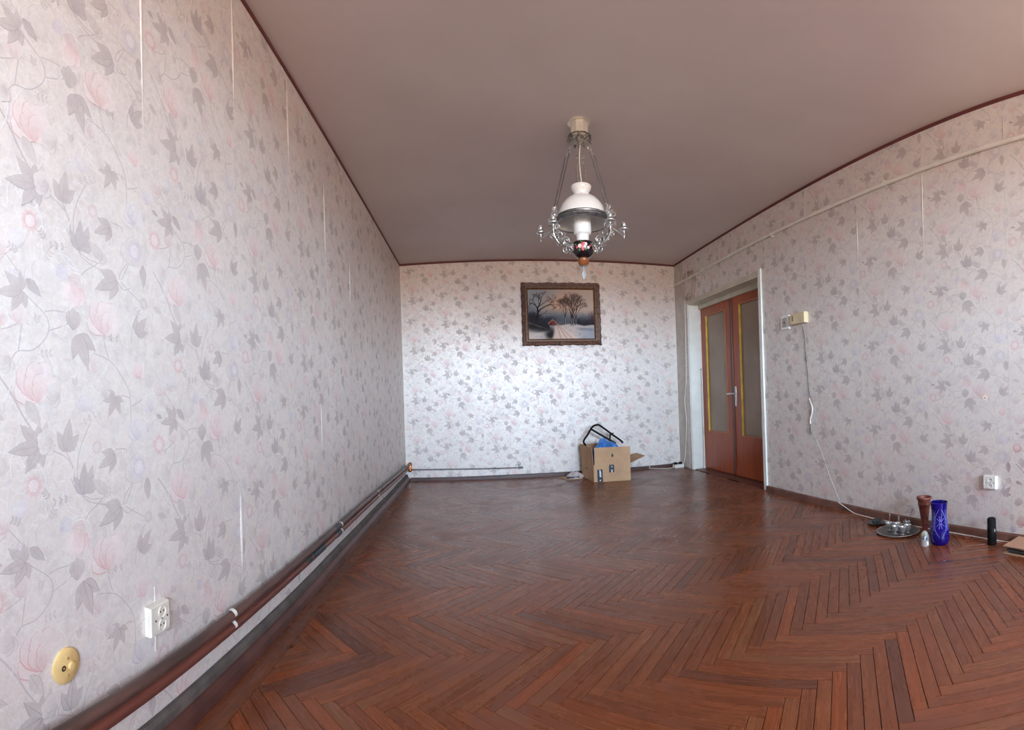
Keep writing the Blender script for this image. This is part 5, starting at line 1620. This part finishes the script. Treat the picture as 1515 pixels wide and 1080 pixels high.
for k, ((dx_, dy_), d, lab) in enumerate(spoons):
    cx_, cy_, cz = TX + dx_, TY + dy_, 0.033
    t = thing('teaspoon', (cx_, cy_, cz), lab, 'spoon', 'teaspoons in the cups on the tray')
    d = Vector(d)
    a = Vector((cx_, cy_, cz))
    MB().tube([a, a + d * 0.5, a + d], [0.0016, 0.0014, 0.0024], 6).build('spoon_handle', M_SILVER if k != 3 else M_PEWTER, t)
    MB().ball(tuple(a + d * 1.06), 0.006, 0, 8, (1, 0.6, 1.2)).build('handle_end', M_SILVER if k != 3 else M_PEWTER, t)
# little dish with an ashtray
t = thing('small_dish', (2.405, 2.25, 0), 'little metal dish beside the tray against the right skirting', 'dish')
MB().lathe([(0.001, 0.001), (0.045, 0.001), (0.060, 0.012), (0.064, 0.013), (0.064, 0.015), (0.058, 0.014), (0.044, 0.005), (0.001, 0.005)], 32, (2.405, 2.25, 0)).build('dish_plate', M_PEWTER, t)
t = thing('glass_ashtray', (2.41, 2.248, 0.0052), 'small dark glass ashtray sitting in the little metal dish', 'ashtray')
MB().lathe([(0.001, 0.0), (0.030, 0.0), (0.036, 0.022), (0.034, 0.026), (0.028, 0.025), (0.024, 0.008), (0.001, 0.008)], 8, (2.41, 2.248, 0.0053), smooth=False).build('ashtray_bowl', clear_mat('smoky_glass', lin(110, 116, 116), 0.1, 0.5), t)
for k in range(4):
    a = PI / 4 + k * PI / 2
    mb = MB()
    mb.box((2.41 + 0.031 * math.cos(a), 2.248 + 0.031 * math.sin(a), 0.032), (0.012, 0.008, 0.003), 0, Matrix.Rotation(a, 3, 'Z'), 0.001)
    mb.build('cigarette_rest', M_DARK, t)
# folder at the frame's edge
FO = thing('card_folder', (2.45, 1.16, 0), 'brown card folder with papers lying at the right skirting', 'folder')
q0 = [Vector((2.335, 1.243, 0)), Vector((2.315, 1.02, 0)), Vector((2.50, 1.00, 0)), Vector((2.515, 1.235, 0))]
up2 = lambda z, k=0.0: [p + Vector((0, 0, z)) for p in q0]
slab(MB(), up2(0.0005), (0, 0, 1), 0.004).build('bottom_board', M_CARD, FO)
mb = MB()
slab(mb, [p + Vector((0, 0, 0.0415)) for p in q0], (0, 0, 1), 0.004)
mb.build('top_board', plain('card_lid', lin(178, 140, 112), 0.75, var=0.06), FO)
slab(MB(), [q0[3] + Vector((0, 0, 0.0046)), q0[2] + Vector((0, 0, 0.0046)), q0[2] + Vector((0, 0, 0.0414)), q0[3] + Vector((0, 0, 0.0414))], (-1, 0, 0), 0.004).build('spine', M_CARDIN, FO)
mb = MB()
cq = sum(q0, Vector()) / 4
for k, z in enumerate((0.006, 0.013, 0.020, 0.028, 0.034)):
    sh = Vector((random.uniform(-0.004, 0.01), random.uniform(-0.012, 0.004), 0))
    slab(mb, [cq + (p - cq) * (0.86 - 0.02 * (k % 2)) + sh + Vector((0, 0, z)) for p in q0], (0, 0, 1), 0.0045, k % 2)
mb.build('papers', [plain('dark_paper', lin(58, 56, 56), 0.8), plain('grey_paper', lin(140, 134, 128), 0.8)], FO)
